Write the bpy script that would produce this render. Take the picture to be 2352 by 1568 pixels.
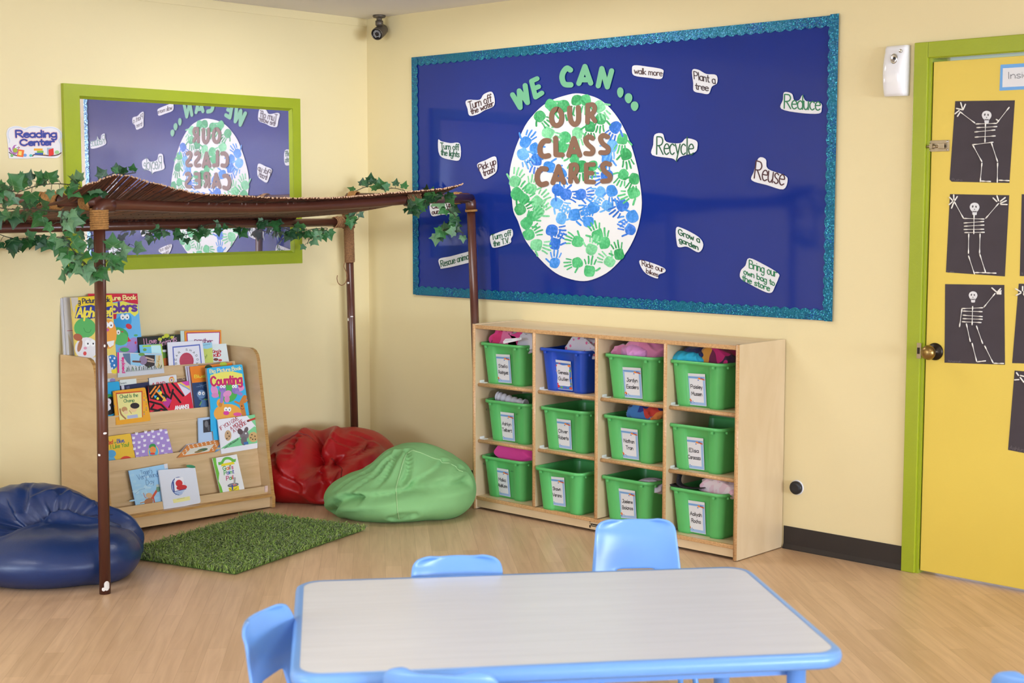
import bpy, bmesh, math, random
from mathutils import Vector, Matrix, noise
random.seed(7)
for o in list(bpy.data.objects): bpy.data.objects.remove(o, do_unlink=True)
SC = bpy.context.scene
COL = SC.collection
PI = math.pi

# ---------------------------------------------------------------- camera
CAM = Vector((5.79588, -5.07621, 1.42184)); YAW = -0.75298; PITCH = -0.095125; FPX = 3325.89
VF = Vector((math.sin(YAW)*math.cos(PITCH), math.cos(YAW)*math.cos(PITCH), math.sin(PITCH)))
VR = Vector((math.cos(YAW), -math.sin(YAW), 0)); VU = VR.cross(VF)
cd = bpy.data.cameras.new('camera'); cam = bpy.data.objects.new('camera', cd); COL.objects.link(cam)
m = Matrix((VR, VU, -VF)).transposed().to_4x4(); m.translation = CAM; cam.matrix_world = m
cd.sensor_width = 36; cd.lens = FPX*36/2352; cd.clip_start = 0.05
cd.dof.use_dof = True; cd.dof.focus_distance = 6.3; cd.dof.aperture_fstop = 5.0
SC.camera = cam

# ---------------------------------------------------------------- light
w = bpy.data.worlds.new('world'); SC.world = w; w.use_nodes = True
bg = w.node_tree.nodes['Background']; bg.inputs[0].default_value = (0.75, 0.85, 1, 1); bg.inputs[1].default_value = 1.0
vs = SC.view_settings; vs.view_transform = 'Standard'; vs.look = 'None'; vs.exposure = 0.09; vs.gamma = 1; vs.use_curve_mapping = False
ROOM_X, ROOM_Y, ROOM_Z = 17.0, -9.0, 2.376
def area(name, loc, direction, sx, sy, power, color):
    d = bpy.data.lights.new(name, 'AREA'); d.shape = 'RECTANGLE'; d.size = sx; d.size_y = sy; d.energy = power; d.color = color
    o = bpy.data.objects.new(name, d); COL.objects.link(o); o.location = loc
    o.rotation_euler = Vector(direction).to_track_quat('-Z', 'Y').to_euler()
    return o
DAY = (0.79, 0.92, 1.13)
# daylight through the two windows of the right-hand far wall and those behind the camera
for yy in (-2.2, -5.5): area('daylight', (ROOM_X-0.04, yy, 1.42), (-1, 0, 0), 3.0, 1.4, 530, DAY)
for xx, pw in ((2.2, 110), (5.2, 14), (9.6, 24)): area('daylight', (xx, ROOM_Y+0.04, 1.42), (0, 1, 0), 2.3, 1.3, pw, DAY)
ADDED_LAMPS = [(1.25, -0.98), (4.7, -1.75), (1.7, -4.7), (4.7, -4.9)]
LAMP_W = [16, 9, 15, 10]

# ---------------------------------------------------------------- pixel helpers (a point of the photograph on a plane of the room)
def ray(u, v): return VF + VR*((u-1176)/FPX) + VU*((784-v)/FPX)
def on_plane(u, v, P0, n):
    d = ray(u, v); return CAM + d*(((P0-CAM).dot(n))/d.dot(n))
def on_axis(u, v, ax, val):
    d = ray(u, v); return CAM + d*((val-CAM[ax])/d[ax])

# ---------------------------------------------------------------- materials
MATS = {}
def lin(c):
    return tuple((x/255/12.92 if x/255 <= 0.04045 else ((x/255+0.055)/1.055)**2.4) for x in c[:3])
def mat(name, rgb, rough=0.5, metal=0.0, spec=0.5, vary=0.0, vscale=8.0, bump=0.0, bscale=60.0, coat=0.0, sheen=0.0, stretch=None, rgb2=None):
    if name in MATS: return MATS[name]
    m = bpy.data.materials.new(name); m.use_nodes = True; nt = m.node_tree; b = nt.nodes['Principled BSDF']
    c = lin(rgb); b.inputs['Base Color'].default_value = (*c, 1); b.inputs['Roughness'].default_value = rough
    b.inputs['Metallic'].default_value = metal; b.inputs['Specular IOR Level'].default_value = spec
    if coat: b.inputs['Coat Weight'].default_value = coat; b.inputs['Coat Roughness'].default_value = 0.08
    if sheen: b.inputs['Sheen Weight'].default_value = sheen
    if vary or bump:
        tc = nt.nodes.new('ShaderNodeTexCoord'); src = tc.outputs['Object']
        if stretch:
            mp = nt.nodes.new('ShaderNodeMapping'); mp.inputs['Scale'].default_value = stretch; nt.links.new(src, mp.inputs[0]); src = mp.outputs[0]
    if vary:
        n = nt.nodes.new('ShaderNodeTexNoise'); n.inputs['Scale'].default_value = vscale; n.inputs['Detail'].default_value = 5
        nt.links.new(src, n.inputs['Vector'])
        r = nt.nodes.new('ShaderNodeValToRGB'); r.color_ramp.elements[0].position = 0.3; r.color_ramp.elements[1].position = 0.7
        c2 = lin(rgb2) if rgb2 else tuple(x*(1-vary) for x in c)
        r.color_ramp.elements[0].color = (*c2, 1); r.color_ramp.elements[1].color = (*(min(1, x*(1+vary*0.5)) if not rgb2 else x for x in c), 1)
        nt.links.new(n.outputs['Fac'], r.inputs[0]); nt.links.new(r.outputs[0], b.inputs['Base Color'])
    if bump:
        n2 = nt.nodes.new('ShaderNodeTexNoise'); n2.inputs['Scale'].default_value = bscale; n2.inputs['Detail'].default_value = 4
        nt.links.new(src, n2.inputs['Vector'])
        bp = nt.nodes.new('ShaderNodeBump'); bp.inputs['Strength'].default_value = bump; bp.inputs['Distance'].default_value = 0.01
        nt.links.new(n2.outputs['Fac'], bp.inputs['Height']); nt.links.new(bp.outputs[0], b.inputs['Normal'])
    MATS[name] = m; return m
def ink(rgb, rough=0.35): return mat('ink_%d_%d_%d' % tuple(rgb), rgb, rough)

# ---------------------------------------------------------------- objects
def tag(o, label=None, cat=None, group=None, kind=None):
    if label: o['label'] = label
    if cat: o['category'] = cat
    if group: o['group'] = group
    if kind: o['kind'] = kind
    return o
def empty(name, loc=(0, 0, 0), rz=0.0):
    o = bpy.data.objects.new(name, None); COL.objects.link(o); o.location = loc; o.rotation_euler = (0, 0, rz); o.empty_display_size = 0.1
    return o
def wm(o):
    M = o.matrix_basis.copy(); p = o.parent
    while p: M = p.matrix_basis @ M; p = p.parent
    return M
class MB:
    """collects geometry for ONE mesh object"""
    def __init__(s): s.v = []; s.f = []; s.mi = []; s.mats = []; s.smooth = []
    def mid(s, m):
        if m not in s.mats: s.mats.append(m)
        return s.mats.index(m)
    def add(s, verts, faces, m, smooth=False):
        b = len(s.v); k = s.mid(m); s.v += [Vector(p) for p in verts]
        for f in faces: s.f.append([b+i for i in f]); s.mi.append(k); s.smooth.append(smooth)
    def box(s, lo, hi, m, bev=0.0, M=None):
        x0, y0, z0 = lo; x1, y1, z1 = hi
        if bev <= 0:
            v = [Vector(p) for p in ((x0,y0,z0),(x1,y0,z0),(x1,y1,z0),(x0,y1,z0),(x0,y0,z1),(x1,y0,z1),(x1,y1,z1),(x0,y1,z1))]
            f = [(0,3,2,1),(4,5,6,7),(0,1,5,4),(1,2,6,5),(2,3,7,6),(3,0,4,7)]
        else:
            bm = bmesh.new(); bmesh.ops.create_cube(bm, size=1)
            for q in bm.verts: q.co = Vector(((x0+x1)/2+q.co.x*(x1-x0), (y0+y1)/2+q.co.y*(y1-y0), (z0+z1)/2+q.co.z*(z1-z0)))
            bmesh.ops.bevel(bm, geom=bm.edges[:], offset=bev, segments=2, affect='EDGES', profile=0.5)
            bm.verts.index_update(); v = [q.co.copy() for q in bm.verts]; f = [[q.index for q in g.verts] for g in bm.faces]; bm.free()
        if M: v = [M @ p for p in v]
        s.add(v, f, m, False)
    def tube(s, pts, r, m, n=10, caps=True, closed=False):
        pts = [Vector(p) for p in pts]; N = len(pts); rr = r if isinstance(r, (list, tuple)) else [r]*N
        vs_, fs = [], []; up = None
        for i, p in enumerate(pts):
            a = pts[(i-1) % N] if (i > 0 or closed) else p; c = pts[(i+1) % N] if (i < N-1 or closed) else p
            t = (c-a).normalized()
            if up is None: up = t.orthogonal().normalized()
            up = (up - t*up.dot(t)); up = up.normalized() if up.length > 1e-6 else t.orthogonal().normalized()
            bn = t.cross(up)
            for k in range(n):
                an = 2*PI*k/n; vs_.append(p + (up*math.cos(an) + bn*math.sin(an))*rr[i])
        for i in range(N if closed else N-1):
            j = (i+1) % N
            for k in range(n): fs.append((i*n+k, i*n+(k+1) % n, j*n+(k+1) % n, j*n+k))
        s.add(vs_, fs, m, True)
        if caps and not closed:
            b = len(s.v)-len(vs_); k = s.mid(m)
            s.f.append([b+i for i in range(n)][::-1]); s.mi.append(k); s.smooth.append(False)
            s.f.append([b+(N-1)*n+i for i in range(n)]); s.mi.append(k); s.smooth.append(False)
    def lathe(s, prof, m, M=None, n=24):
        vs_, fs = [], []
        for (r, z) in prof:
            for k in range(n): a = 2*PI*k/n; vs_.append(Vector((r*math.cos(a), r*math.sin(a), z)))
        for i in range(len(prof)-1):
            for k in range(n): fs.append((i*n+k, i*n+(k+1) % n, (i+1)*n+(k+1) % n, (i+1)*n+k))
        if M: vs_ = [M @ p for p in vs_]
        s.add(vs_, fs, m, True)
        b = len(s.v)-len(vs_); k = s.mid(m)
        for (i, rev) in ((0, True), (len(prof)-1, False)):
            if prof[i][0] > 1e-5:
                f = [b+i*n+q for q in range(n)]; s.f.append(f[::-1] if rev else f); s.mi.append(k); s.smooth.append(False)
    def prism(s, pts, direction, m):
        """closed outline (3D, planar) pushed along direction"""
        n = len(pts); d = Vector(direction); v = [Vector(p) for p in pts] + [Vector(p)+d for p in pts]
        f = [tuple(range(n))[::-1], tuple(range(n, 2*n))] + [(i, (i+1) % n, n+(i+1) % n, n+i) for i in range(n)]
        s.add(v, f, m)
    def build(s, name, parent=None, origin=None, fix=True):
        """vertices are in world space; origin = where the object's origin goes (parent: expressed in its space)"""
        me = bpy.data.meshes.new(name)
        o = bpy.data.objects.new(name, me); COL.objects.link(o)
        if parent is not None: o.parent = parent; inv = wm(parent).inverted(); V = [inv @ p for p in s.v]
        else:
            if origin is None:
                xs = [p.x for p in s.v]; ys = [p.y for p in s.v]; zs = [p.z for p in s.v]
                origin = Vector(((min(xs)+max(xs))/2, (min(ys)+max(ys))/2, min(zs)))
            origin = Vector(origin); o.location = origin; V = [p-origin for p in s.v]
        me.from_pydata([tuple(p) for p in V], [], s.f)
        for m_ in s.mats: me.materials.append(m_)
        me.polygons.foreach_set('material_index', s.mi); me.polygons.foreach_set('use_smooth', s.smooth)
        if fix:
            bm = bmesh.new(); bm.from_mesh(me); bmesh.ops.recalc_face_normals(bm, faces=bm.faces[:]); bm.to_mesh(me); bm.free()
        me.update(); return o
def copy_tree(o, parent=None):
    c = o.copy(); COL.objects.link(c); c.parent = parent
    for ch in list(o.children): copy_tree(ch, c)
    return c
def catmull(pts, n=6, closed=False):
    P = [Vector((*p, 0)[:3]) if len(p) == 2 else Vector(p) for p in pts]; N = len(P); out = []
    for i in range(N if closed else N-1):
        p0 = P[(i-1) % N] if (i > 0 or closed) else P[0]; p1 = P[i]; p2 = P[(i+1) % N]; p3 = P[(i+2) % N] if (i+2 < N or closed) else P[-1]
        for k in range(n):
            t = k/n; out.append(0.5*((2*p1)+(p2-p0)*t+(2*p0-5*p1+4*p2-p3)*t*t+(3*p1-p0-3*p2+p3)*t*t*t))
    if not closed: out.append(P[-1])
    return out

# ---------------------------------------------------------------- a hand-made single-stroke alphabet (cap height 1, x-height .6)
def _s(t): return [tuple(float(q) for q in p.split(',')) for p in t.split()]
GL = {}
def g(ch, adv, *st): GL[ch] = (adv, [(q[0] == '~', _s(q[1:])) for q in st])
g('A', .7, '-0,0 .3,1 .6,0', '-.11,.36 .49,.36'); g('B', .62, '-0,0 0,1', '~0,1 .34,.98 .46,.77 .34,.56 0,.53', '~0,.53 .4,.52 .54,.27 .4,.03 0,0')
g('C', .68, '~.56,.8 .34,1 .08,.82 0,.5 .08,.18 .34,0 .57,.2'); g('D', .7, '-0,0 0,1', '~0,1 .36,.95 .57,.5 .36,.05 0,0')
g('E', .58, '-.5,1 0,1 0,0 .5,0', '-0,.52 .4,.52'); g('F', .55, '-.5,1 0,1 0,0', '-0,.52 .4,.52')
g('G', .72, '~.57,.8 .34,1 .08,.82 0,.5 .08,.18 .34,0 .57,.2 .58,.44', '-.34,.44 .6,.44'); g('H', .68, '-0,0 0,1', '-.55,0 .55,1', '-0,.52 .55,.52')
g('I', .22, '-.05,0 .05,1'); g('J', .5, '~.38,1 .38,.3 .3,.03 .12,.02 .02,.2', '-.15,1 .52,1'); g('K', .62, '-0,0 0,1', '-.5,1 .02,.48 .54,0')
g('L', .54, '-0,1 0,0 .48,0'); g('M', .8, '-0,0 .08,1 .36,.3 .64,1 .72,0'); g('N', .7, '-0,0 0,1 .56,0 .56,1')
g('O', .74, '~.32,1 .08,.84 0,.5 .08,.16 .32,0 .56,.16 .64,.5 .56,.84 .32,1'); g('P', .6, '-0,0 0,1', '~0,1 .38,.97 .5,.73 .36,.5 0,.46')
g('R', .62, '-0,0 0,1', '~0,1 .38,.97 .5,.74 .36,.54 0,.48', '-.18,.49 .54,0'); g('S', .58, '~.47,.84 .28,1 .06,.86 .1,.62 .36,.46 .47,.22 .3,.02 .1,.04 .0,.18')
g('T', .62, '-0,1 .56,1', '-.28,1 .28,0'); g('U', .68, '~0,1 0,.35 .1,.06 .28,0 .46,.06 .56,.35 .56,1'); g('V', .66, '-0,1 .28,0 .56,1')
g('W', .88, '-0,1 .2,0 .4,.7 .6,0 .8,1'); g('Y', .62, '-0,1 .28,.5 .56,1', '-.28,.5 .26,0'); g('Z', .6, '-0,1 .5,1 0,0 .52,0')
g('a', .52, '~.4,.5 .24,.6 .05,.48 0,.28 .08,.06 .24,.0 .38,.14', '-.41,.6 .41,0'); g('b', .52, '-0,1 0,0', '~0,.42 .16,.6 .36,.52 .42,.3 .34,.07 .16,0 0,.14')
g('c', .46, '~.38,.5 .22,.6 .05,.48 0,.3 .06,.1 .22,0 .38,.1'); g('d', .52, '-.42,1 .42,0', '~.42,.42 .26,.6 .06,.5 0,.3 .07,.07 .26,0 .42,.14')
g('e', .48, '~.01,.33 .4,.36 .34,.55 .2,.6 .05,.48 0,.28 .08,.07 .23,0 .4,.1'); g('f', .36, '~.34,.9 .24,1 .13,.88 .13,.6 .12,0', '-0,.58 .28,.58')
g('g', .52, '~.4,.5 .24,.6 .05,.48 0,.28 .08,.06 .24,.02 .4,.16', '~.41,.6 .41,-.12 .32,-.34 .16,-.36 .03,-.24'); g('h', .5, '-0,1 0,0', '~0,.38 .14,.58 .3,.56 .38,.38 .38,0')
g('i', .18, '-.05,.6 .05,0', '-.05,.82 .05,.84'); g('j', .3, '~.2,.6 .2,-.15 .1,-.34 -.04,-.28', '-.2,.82 .2,.84'); g('k', .46, '-0,1 0,0', '-.36,.58 .02,.26 .38,0')
g('l', .18, '-.05,1 .05,0'); g('m', .72, '-0,.6 0,0', '~0,.4 .1,.57 .22,.56 .28,.4 .28,0', '~.28,.4 .4,.57 .52,.56 .58,.4 .58,0'); g('n', .48, '-0,.6 0,0', '~0,.38 .14,.58 .28,.57 .36,.4 .36,0')
g('o', .52, '~.2,.6 .04,.48 0,.3 .05,.1 .2,0 .36,.1 .41,.3 .36,.49 .2,.6'); g('p', .52, '-0,.6 0,-.38', '~0,.42 .16,.6 .36,.52 .42,.3 .34,.07 .16,0 0,.14')
g('q', .52, '~.4,.5 .24,.6 .05,.48 0,.28 .08,.06 .24,.02 .4,.16', '-.41,.6 .41,-.38'); g('r', .38, '-0,.6 0,0', '~0,.38 .1,.55 .22,.6 .32,.54')
g('s', .42, '~.33,.52 .18,.6 .03,.5 .08,.35 .28,.24 .33,.1 .17,0 .0,.08'); g('t', .36, '~.14,.9 .13,.2 .2,.02 .32,.05', '-0,.6 .3,.6')
g('u', .5, '~0,.6 .01,.2 .1,.02 .24,.02 .37,.2', '-.38,.6 .38,0'); g('v', .48, '-0,.6 .2,0 .4,.6'); g('w', .66, '-0,.6 .15,0 .29,.45 .43,0 .58,.6')
g('y', .48, '-0,.6 .2,.05', '-.4,.6 .1,-.38'); g('z', .46, '-0,.6 .36,.6 0,0 .38,0'); g('x', .46, '-0,.6 .36,0', '-.36,.6 0,0')
g(' ', .34); g('.', .18, '-.05,0 .05,.03'); g(',', .18, '-.06,.05 .02,-.12'); g("'", .16, '-.06,1 .04,.8'); g('!', .2, '-.06,1 .06,.3', '-.06,0 .06,.03'); g('-', .36, '-.02,.4 .26,.4')
g('#', .6, '-.12,0 .2,.9', '-.34,0 .42,.9', '-.02,.3 .5,.3', '-.06,.62 .54,.62'); g('1', .3, '-.02,.8 .16,1 .16,0'); g('3', .5, '~.02,.9 .22,1 .4,.8 .18,.53 .42,.3 .24,0 .0,.1'); g('4', .55, '-.34,0 .34,1 0,.34 .46,.34')

class Art:
    """flat printing: outlines in the picture elements of a zoomed crop of the photograph, laid on a plane of the room"""
    def __init__(s, P0, n, view=(0, 0, 1), lift=0.0004, fn=None):
        s.P0 = Vector(P0); s.n = Vector(n).normalized(); s.lift = lift; s.mb = MB(); vx, vy, sc = view
        s.fn = fn or (lambda x, y: (vx+x/sc, vy+y/sc))
        if (CAM-s.P0).dot(s.n) < 0: s.n = -s.n
    def p3(s, x, y, h=0.0):
        u, v = s.fn(x, y); return on_plane(u, v, s.P0+s.n*h, s.n)
    def poly(s, pts, m, layer=1, smooth=0):
        if smooth: pts = [(p.x, p.y) for p in catmull(pts, smooth, True)]
        s.k = (getattr(s, 'k', 0)+1) % 48   # every printed shape lies a few microns above the one before, so none coincide
        P = [s.p3(x, y, layer*s.lift+s.k*4e-6) for x, y in pts]; s.mb.add(P, [tuple(range(len(P)))], m); return s
    def sheet(s, pts, m, thick=0.0006, smooth=0, base=0.0):
        if smooth: pts = [(p.x, p.y) for p in catmull(pts, smooth, True)]
        P = [s.p3(x, y, base) for x, y in pts]; s.mb.prism(P, -s.n*thick, m); return s
    def rect(s, x0, y0, x1, y1, m, layer=1): return s.poly([(x0, y0), (x1, y0), (x1, y1), (x0, y1)], m, layer)
    def ell(s, cx, cy, rx, ry, m, layer=1, rot=0, n=20):
        c, q = math.cos(math.radians(rot)), math.sin(math.radians(rot)); P = []
        for k in range(n):
            a = 2*PI*k/n; X, Y = rx*math.cos(a), ry*math.sin(a); P.append((cx+X*c-Y*q, cy+X*q+Y*c))
        return s.poly(P, m, layer)
    def stroke(s, pts, width, m, layer=2, smooth=0, caps=8, closed=False):
        if smooth: pts = [(p.x, p.y) for p in catmull(pts, smooth, closed)]
        if closed and pts[0] != pts[-1]: pts = list(pts)+[pts[0]]
        h = width/2
        for i in range(len(pts)-1):
            (x0, y0), (x1, y1) = pts[i], pts[i+1]; L = math.hypot(x1-x0, y1-y0)
            if L < 1e-6: continue
            nx, ny = -(y1-y0)/L*h, (x1-x0)/L*h
            s.poly([(x0+nx, y0+ny), (x1+nx, y1+ny), (x1-nx, y1-ny), (x0-nx, y0-ny)], m, layer)
        if caps:
            for (x, y) in pts: s.ell(x, y, h, h, m, layer, n=caps)
        return s
    def text(s, t, p0, p1, pt, m, width, layer=2, caps=6):
        adv = sum(GL.get(c, GL[' '])[0] for c in t)-0.1
        ex = ((p1[0]-p0[0])/adv, (p1[1]-p0[1])/adv); ey = (pt[0]-p0[0], pt[1]-p0[1]); x = 0.0
        for c in t:
            a, st = GL.get(c, GL[' '])
            for sm, pts in st:
                if sm: pts = [(p.x, p.y) for p in catmull(pts, 4, pts[0] == pts[-1] and len(pts) > 4)] + ([pts[-1]] if pts[0] == pts[-1] else [])
                s.stroke([(p0[0]+(x+q[0])*ex[0]+q[1]*ey[0], p0[1]+(x+q[0])*ex[1]+q[1]*ey[1]) for q in pts], width, m, layer, 0, caps)
            x += a
        return s
    def build(s, name, parent=None, origin=None): return s.mb.build(name, parent, origin, fix=True)
def quad_fn(TL, TR, BR, BL, view):
    vx, vy, sc = view
    def fn(x, y):   # x to the right 0..1, y downwards 0..1
        X = (TL[0]*(1-x)+TR[0]*x)*(1-y)+(BL[0]*(1-x)+BR[0]*x)*y; Y = (TL[1]*(1-x)+TR[1]*x)*(1-y)+(BL[1]*(1-x)+BR[1]*x)*y
        return vx+X/sc, vy+Y/sc
    return fn
# ---------------------------------------------------------------- room shell
WALL = mat('wall_paint', (233, 217, 168), 0.45, spec=0.25, vary=0.025, vscale=1.2, bump=0.05, bscale=240)
FARW = mat('white_wall_paint', (238, 240, 244), 0.6, vary=0.02, vscale=1.2)
CEILM = mat('ceiling_paint', (240, 236, 232), 0.7, vary=0.03, vscale=2)
GREEN = mat('green_gloss_paint', (158, 172, 34), 0.3, vary=0.05, vscale=6, bump=0.05, bscale=150)
YELLOW = mat('yellow_door_paint', (230, 202, 84), 0.4, vary=0.03, vscale=2.5, bump=0.03, bscale=120)
BLACKV = mat('black_vinyl', (38, 32, 30), 0.45, vary=0.1)
WHITE = mat('white_plastic', (240, 240, 240), 0.25, vary=0.02)
CHROME = mat('chrome', (200, 200, 200), 0.15, metal=1)
STEEL = mat('brushed_steel', (165, 150, 125), 0.35, metal=0.9, vary=0.15, vscale=40)
BLACKP = mat('black_plastic', (28, 28, 32), 0.4, vary=0.1)

def floor_material():
    m = bpy.data.materials.new('maple_laminate'); m.use_nodes = True; nt = m.node_tree; N = nt.nodes; L = nt.links; b = N['Principled BSDF']
    tc = N.new('ShaderNodeTexCoord'); mp = N.new('ShaderNodeMapping'); mp.inputs['Rotation'].default_value = (0, 0, math.radians(-138.5)); L.new(tc.outputs['Object'], mp.inputs[0])
    br = N.new('ShaderNodeTexBrick'); br.offset = 0.37; br.inputs['Scale'].default_value = 1; br.inputs['Brick Width'].default_value = 0.62; br.inputs['Row Height'].default_value = 0.064
    br.inputs['Mortar Size'].default_value = 0.0006; br.inputs['Mortar Smooth'].default_value = 0.2; br.inputs['Bias'].default_value = -0.1
    br.inputs['Color1'].default_value = (*lin((222, 188, 152)), 1); br.inputs['Color2'].default_value = (*lin((206, 172, 136)), 1); br.inputs['Mortar'].default_value = (*lin((184, 148, 112)), 1)
    L.new(mp.outputs[0], br.inputs['Vector'])
    m2 = N.new('ShaderNodeMapping'); m2.inputs['Scale'].default_value = (1.2, 16, 1); L.new(mp.outputs[0], m2.inputs[0])
    no = N.new('ShaderNodeTexNoise'); no.inputs['Scale'].default_value = 3; no.inputs['Detail'].default_value = 6; no.inputs['Distortion'].default_value = 0.6; L.new(m2.outputs[0], no.inputs['Vector'])
    mx = N.new('ShaderNodeMix'); mx.data_type = 'RGBA'; mx.blend_type = 'MULTIPLY'; mx.inputs[0].default_value = 0.55
    rp = N.new('ShaderNodeValToRGB'); rp.color_ramp.elements[0].position = 0.3; rp.color_ramp.elements[0].color = (0.72, 0.66, 0.6, 1); rp.color_ramp.elements[1].position = 0.65; rp.color_ramp.elements[1].color = (1, 1, 1, 1)
    L.new(no.outputs['Fac'], rp.inputs[0]); L.new(br.outputs['Color'], mx.inputs[6]); L.new(rp.outputs[0], mx.inputs[7]); L.new(mx.outputs[2], b.inputs['Base Color'])
    b.inputs['Roughness'].default_value = 0.34; b.inputs['Specular IOR Level'].default_value = 0.45
    bp = N.new('ShaderNodeBump'); bp.inputs['Strength'].default_value = 0.05; bp.inputs['Distance'].default_value = 0.004; L.new(no.outputs['Fac'], bp.inputs['Height']); L.new(bp.outputs[0], b.inputs['Normal'])
    return m
def struct(mb, name, origin=None): return tag(mb.build(name, None, origin), kind='structure')
a = MB(); a.box((-0.15, ROOM_Y-0.15, -0.12), (ROOM_X+0.15, 0.15, 0), floor_material()); struct(a, 'floor', (0, 0, 0))
a = MB(); a.box((-0.15, ROOM_Y-0.15, ROOM_Z), (ROOM_X+0.15, 0.15, ROOM_Z+0.12), CEILM); struct(a, 'ceiling', (0, 0, ROOM_Z))
a = MB(); a.box((-0.15, ROOM_Y-0.15, 0), (0, 0.15, ROOM_Z), WALL); struct(a, 'wall_left', (0, 0, 0))
DX0, DX1, DZ1 = 3.188, 4.06, 1.967     # door opening in the right wall
a = MB()
a.box((0, 0, 0), (DX0, 0.15, ROOM_Z), WALL); a.box((DX1, 0, 0), (ROOM_X+0.15, 0.15, ROOM_Z), WALL); a.box((DX0, 0, DZ1), (DX1, 0.15, ROOM_Z), WALL)
struct(a, 'wall_right', (0, 0, 0))
def window_wall(name, axis, spans):
    a = MB(); z0, z1 = 0.77, 2.07
    lo, hi = (ROOM_Y-0.15, 0.15) if axis == 0 else (-0.15, ROOM_X+0.15)
    def bx(p, q, za, zb):
        if axis == 0: a.box((ROOM_X, p, za), (ROOM_X+0.15, q, zb), FARW)
        else: a.box((p, ROOM_Y-0.15, za), (q, ROOM_Y, zb), FARW)
    edges = [lo]+[e for s in spans for e in s]+[hi]
    for i in range(0, len(edges), 2): bx(edges[i], edges[i+1], 0, ROOM_Z)
    for p, q in spans: bx(p, q, 0, z0); bx(p, q, z1, ROOM_Z)
    struct(a, name, (ROOM_X, 0, 0) if axis == 0 else (0, ROOM_Y, 0))
    return z0, z1
wn = 0
for nm, ax, spans in (('wall_far_right', 0, [(-7.0, -4.0), (-3.7, -0.7)]), ('wall_behind', 1, [(1.05, 3.35), (4.05, 6.35), (8.45, 10.75)])):
    z0, z1 = window_wall(nm, ax, spans)
    for p, q in spans:
        wn += 1; a = MB()
        P = (lambda t, d0, d1, za, zb, t2: a.box((ROOM_X+d0, t, za), (ROOM_X+d1, t2, zb), WHITE)) if ax == 0 else (lambda t, d0, d1, za, zb, t2: a.box((t, ROOM_Y-d1, za), (t2, ROOM_Y-d0, zb), WHITE))
        P(p, 0.04, 0.1, z0, z0+0.05, q); P(p, 0.04, 0.1, z1-0.05, z1, q); P(p, 0.04, 0.1, z0, z1, p+0.05); P(q-0.05, 0.04, 0.1, z0, z1, q); P((p+q)/2-0.025, 0.04, 0.1, z0, z1, (p+q)/2+0.025)
        struct(a, 'window_%d' % wn)
# black vinyl base along both walls of the corner
def base_strip(name, pts, out):
    a = MB()
    for (p, q) in pts:
        p = Vector(p); q = Vector(q); o = Vector(out)
        prof = [(0, 0.094), (0.003, 0.094), (0.0035, 0.02), (0.012, 0.004), (0.012, 0), (0, 0)]
        a.prism([p+o*d+Vector((0, 0, z)) for d, z in prof], q-p, BLACKV)
    struct(a, name)
base_strip('baseboard_right', [((2.584, 0, 0), (3.1235, 0, 0)), ((0.0, 0, 0), (1.10, 0, 0))], (0, -1, 0))
base_strip('baseboard_left', [((0, -0.012, 0), (0, ROOM_Y+.01, 0))], (1, 0, 0))
# slim paint-covered board seam along the top of the left wall
a = MB(); a.box((0, ROOM_Y+.01, 2.336), (0.004, -0.001, ROOM_Z), WALL); struct(a, 'trim_1')
# ceiling light panels out of view, added to brighten the corner and foreground
EM = bpy.data.materials.new('lit_diffuser'); EM.use_nodes = True
EM.node_tree.nodes['Principled BSDF'].inputs['Emission Color'].default_value = (1, 0.96, 0.9, 1); EM.node_tree.nodes['Principled BSDF'].inputs['Emission Strength'].default_value = 1.5
for i, (x, y) in enumerate(ADDED_LAMPS):
    t = tag(empty('added_ceiling_light', (x, y, ROOM_Z)), 'added white recessed ceiling light panel %s' % ['over the reading corner', 'over the doorway side', 'deep in the room by the left wall', 'deep in the room behind the camera'][i], 'light', 'added ceiling light panels')
    a = MB(); f = 0.03
    for (x0, y0, x1, y1) in ((-.62, -.32, .62, -.29), (-.62, .29, .62, .32), (-.62, -.29, -.59, .29), (.59, -.29, .62, .29)): a.box((x+x0, y+y0, ROOM_Z-0.02), (x+x1, y+y1, ROOM_Z), WHITE)
    a.build('light_frame', t)
    a = MB(); a.box((x-.59, y-.29, ROOM_Z-0.012), (x+.59, y+.29, ROOM_Z-0.004), EM); a.build('diffuser', t)
    area('added_panel_light', (x, y, ROOM_Z-0.03), (0, 0, -1), 1.15, 0.55, LAMP_W[i], (0.97, 0.98, 1.02))

# ---------------------------------------------------------------- door and its green casing
a = MB(); cx0, cz = 3.124, 2.021
def casing(x0, z0, x1, z1):
    a.box((x0, -0.016, z0), (x1, 0, z1), GREEN, 0.003)
casing(cx0, 0, DX0-0.008, cz); casing(DX1+0.008, 0, DX1+0.072, cz); casing(DX0-0.008, DZ1-0.005, DX1+0.008, cz)
a.box((DX0-0.01, -0.006, 0), (DX0+0.003, 0.12, DZ1), GREEN); a.box((DX0+0.003, -0.004, DZ1-0.008), (DX1, 0.12, DZ1), GREEN); a.box((DX1-0.003, -0.004, 0), (DX1+0.01, 0.12, DZ1), GREEN)
struct(a, 'trim_2', (cx0, 0, 0))
DOORY = 0.002
a = MB(); a.box((DX0+0.008, DOORY, 0.012), (DX1-0.008, DOORY+0.042, DZ1-0.02), YELLOW, 0.0015); door = struct(a, 'door_1', (DX0, DOORY, 0.0))
kp = on_axis(2148, 807, 1, DOORY); BRASS = mat('aged_brass', (150, 122, 70), 0.28, metal=0.85, vary=0.25, vscale=25); DARKB = mat('dark_bronze', (52, 46, 38), 0.35, metal=0.8)
a = MB(); Mk = Matrix.Translation(kp) @ Matrix.Rotation(PI/2, 4, 'X')
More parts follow.
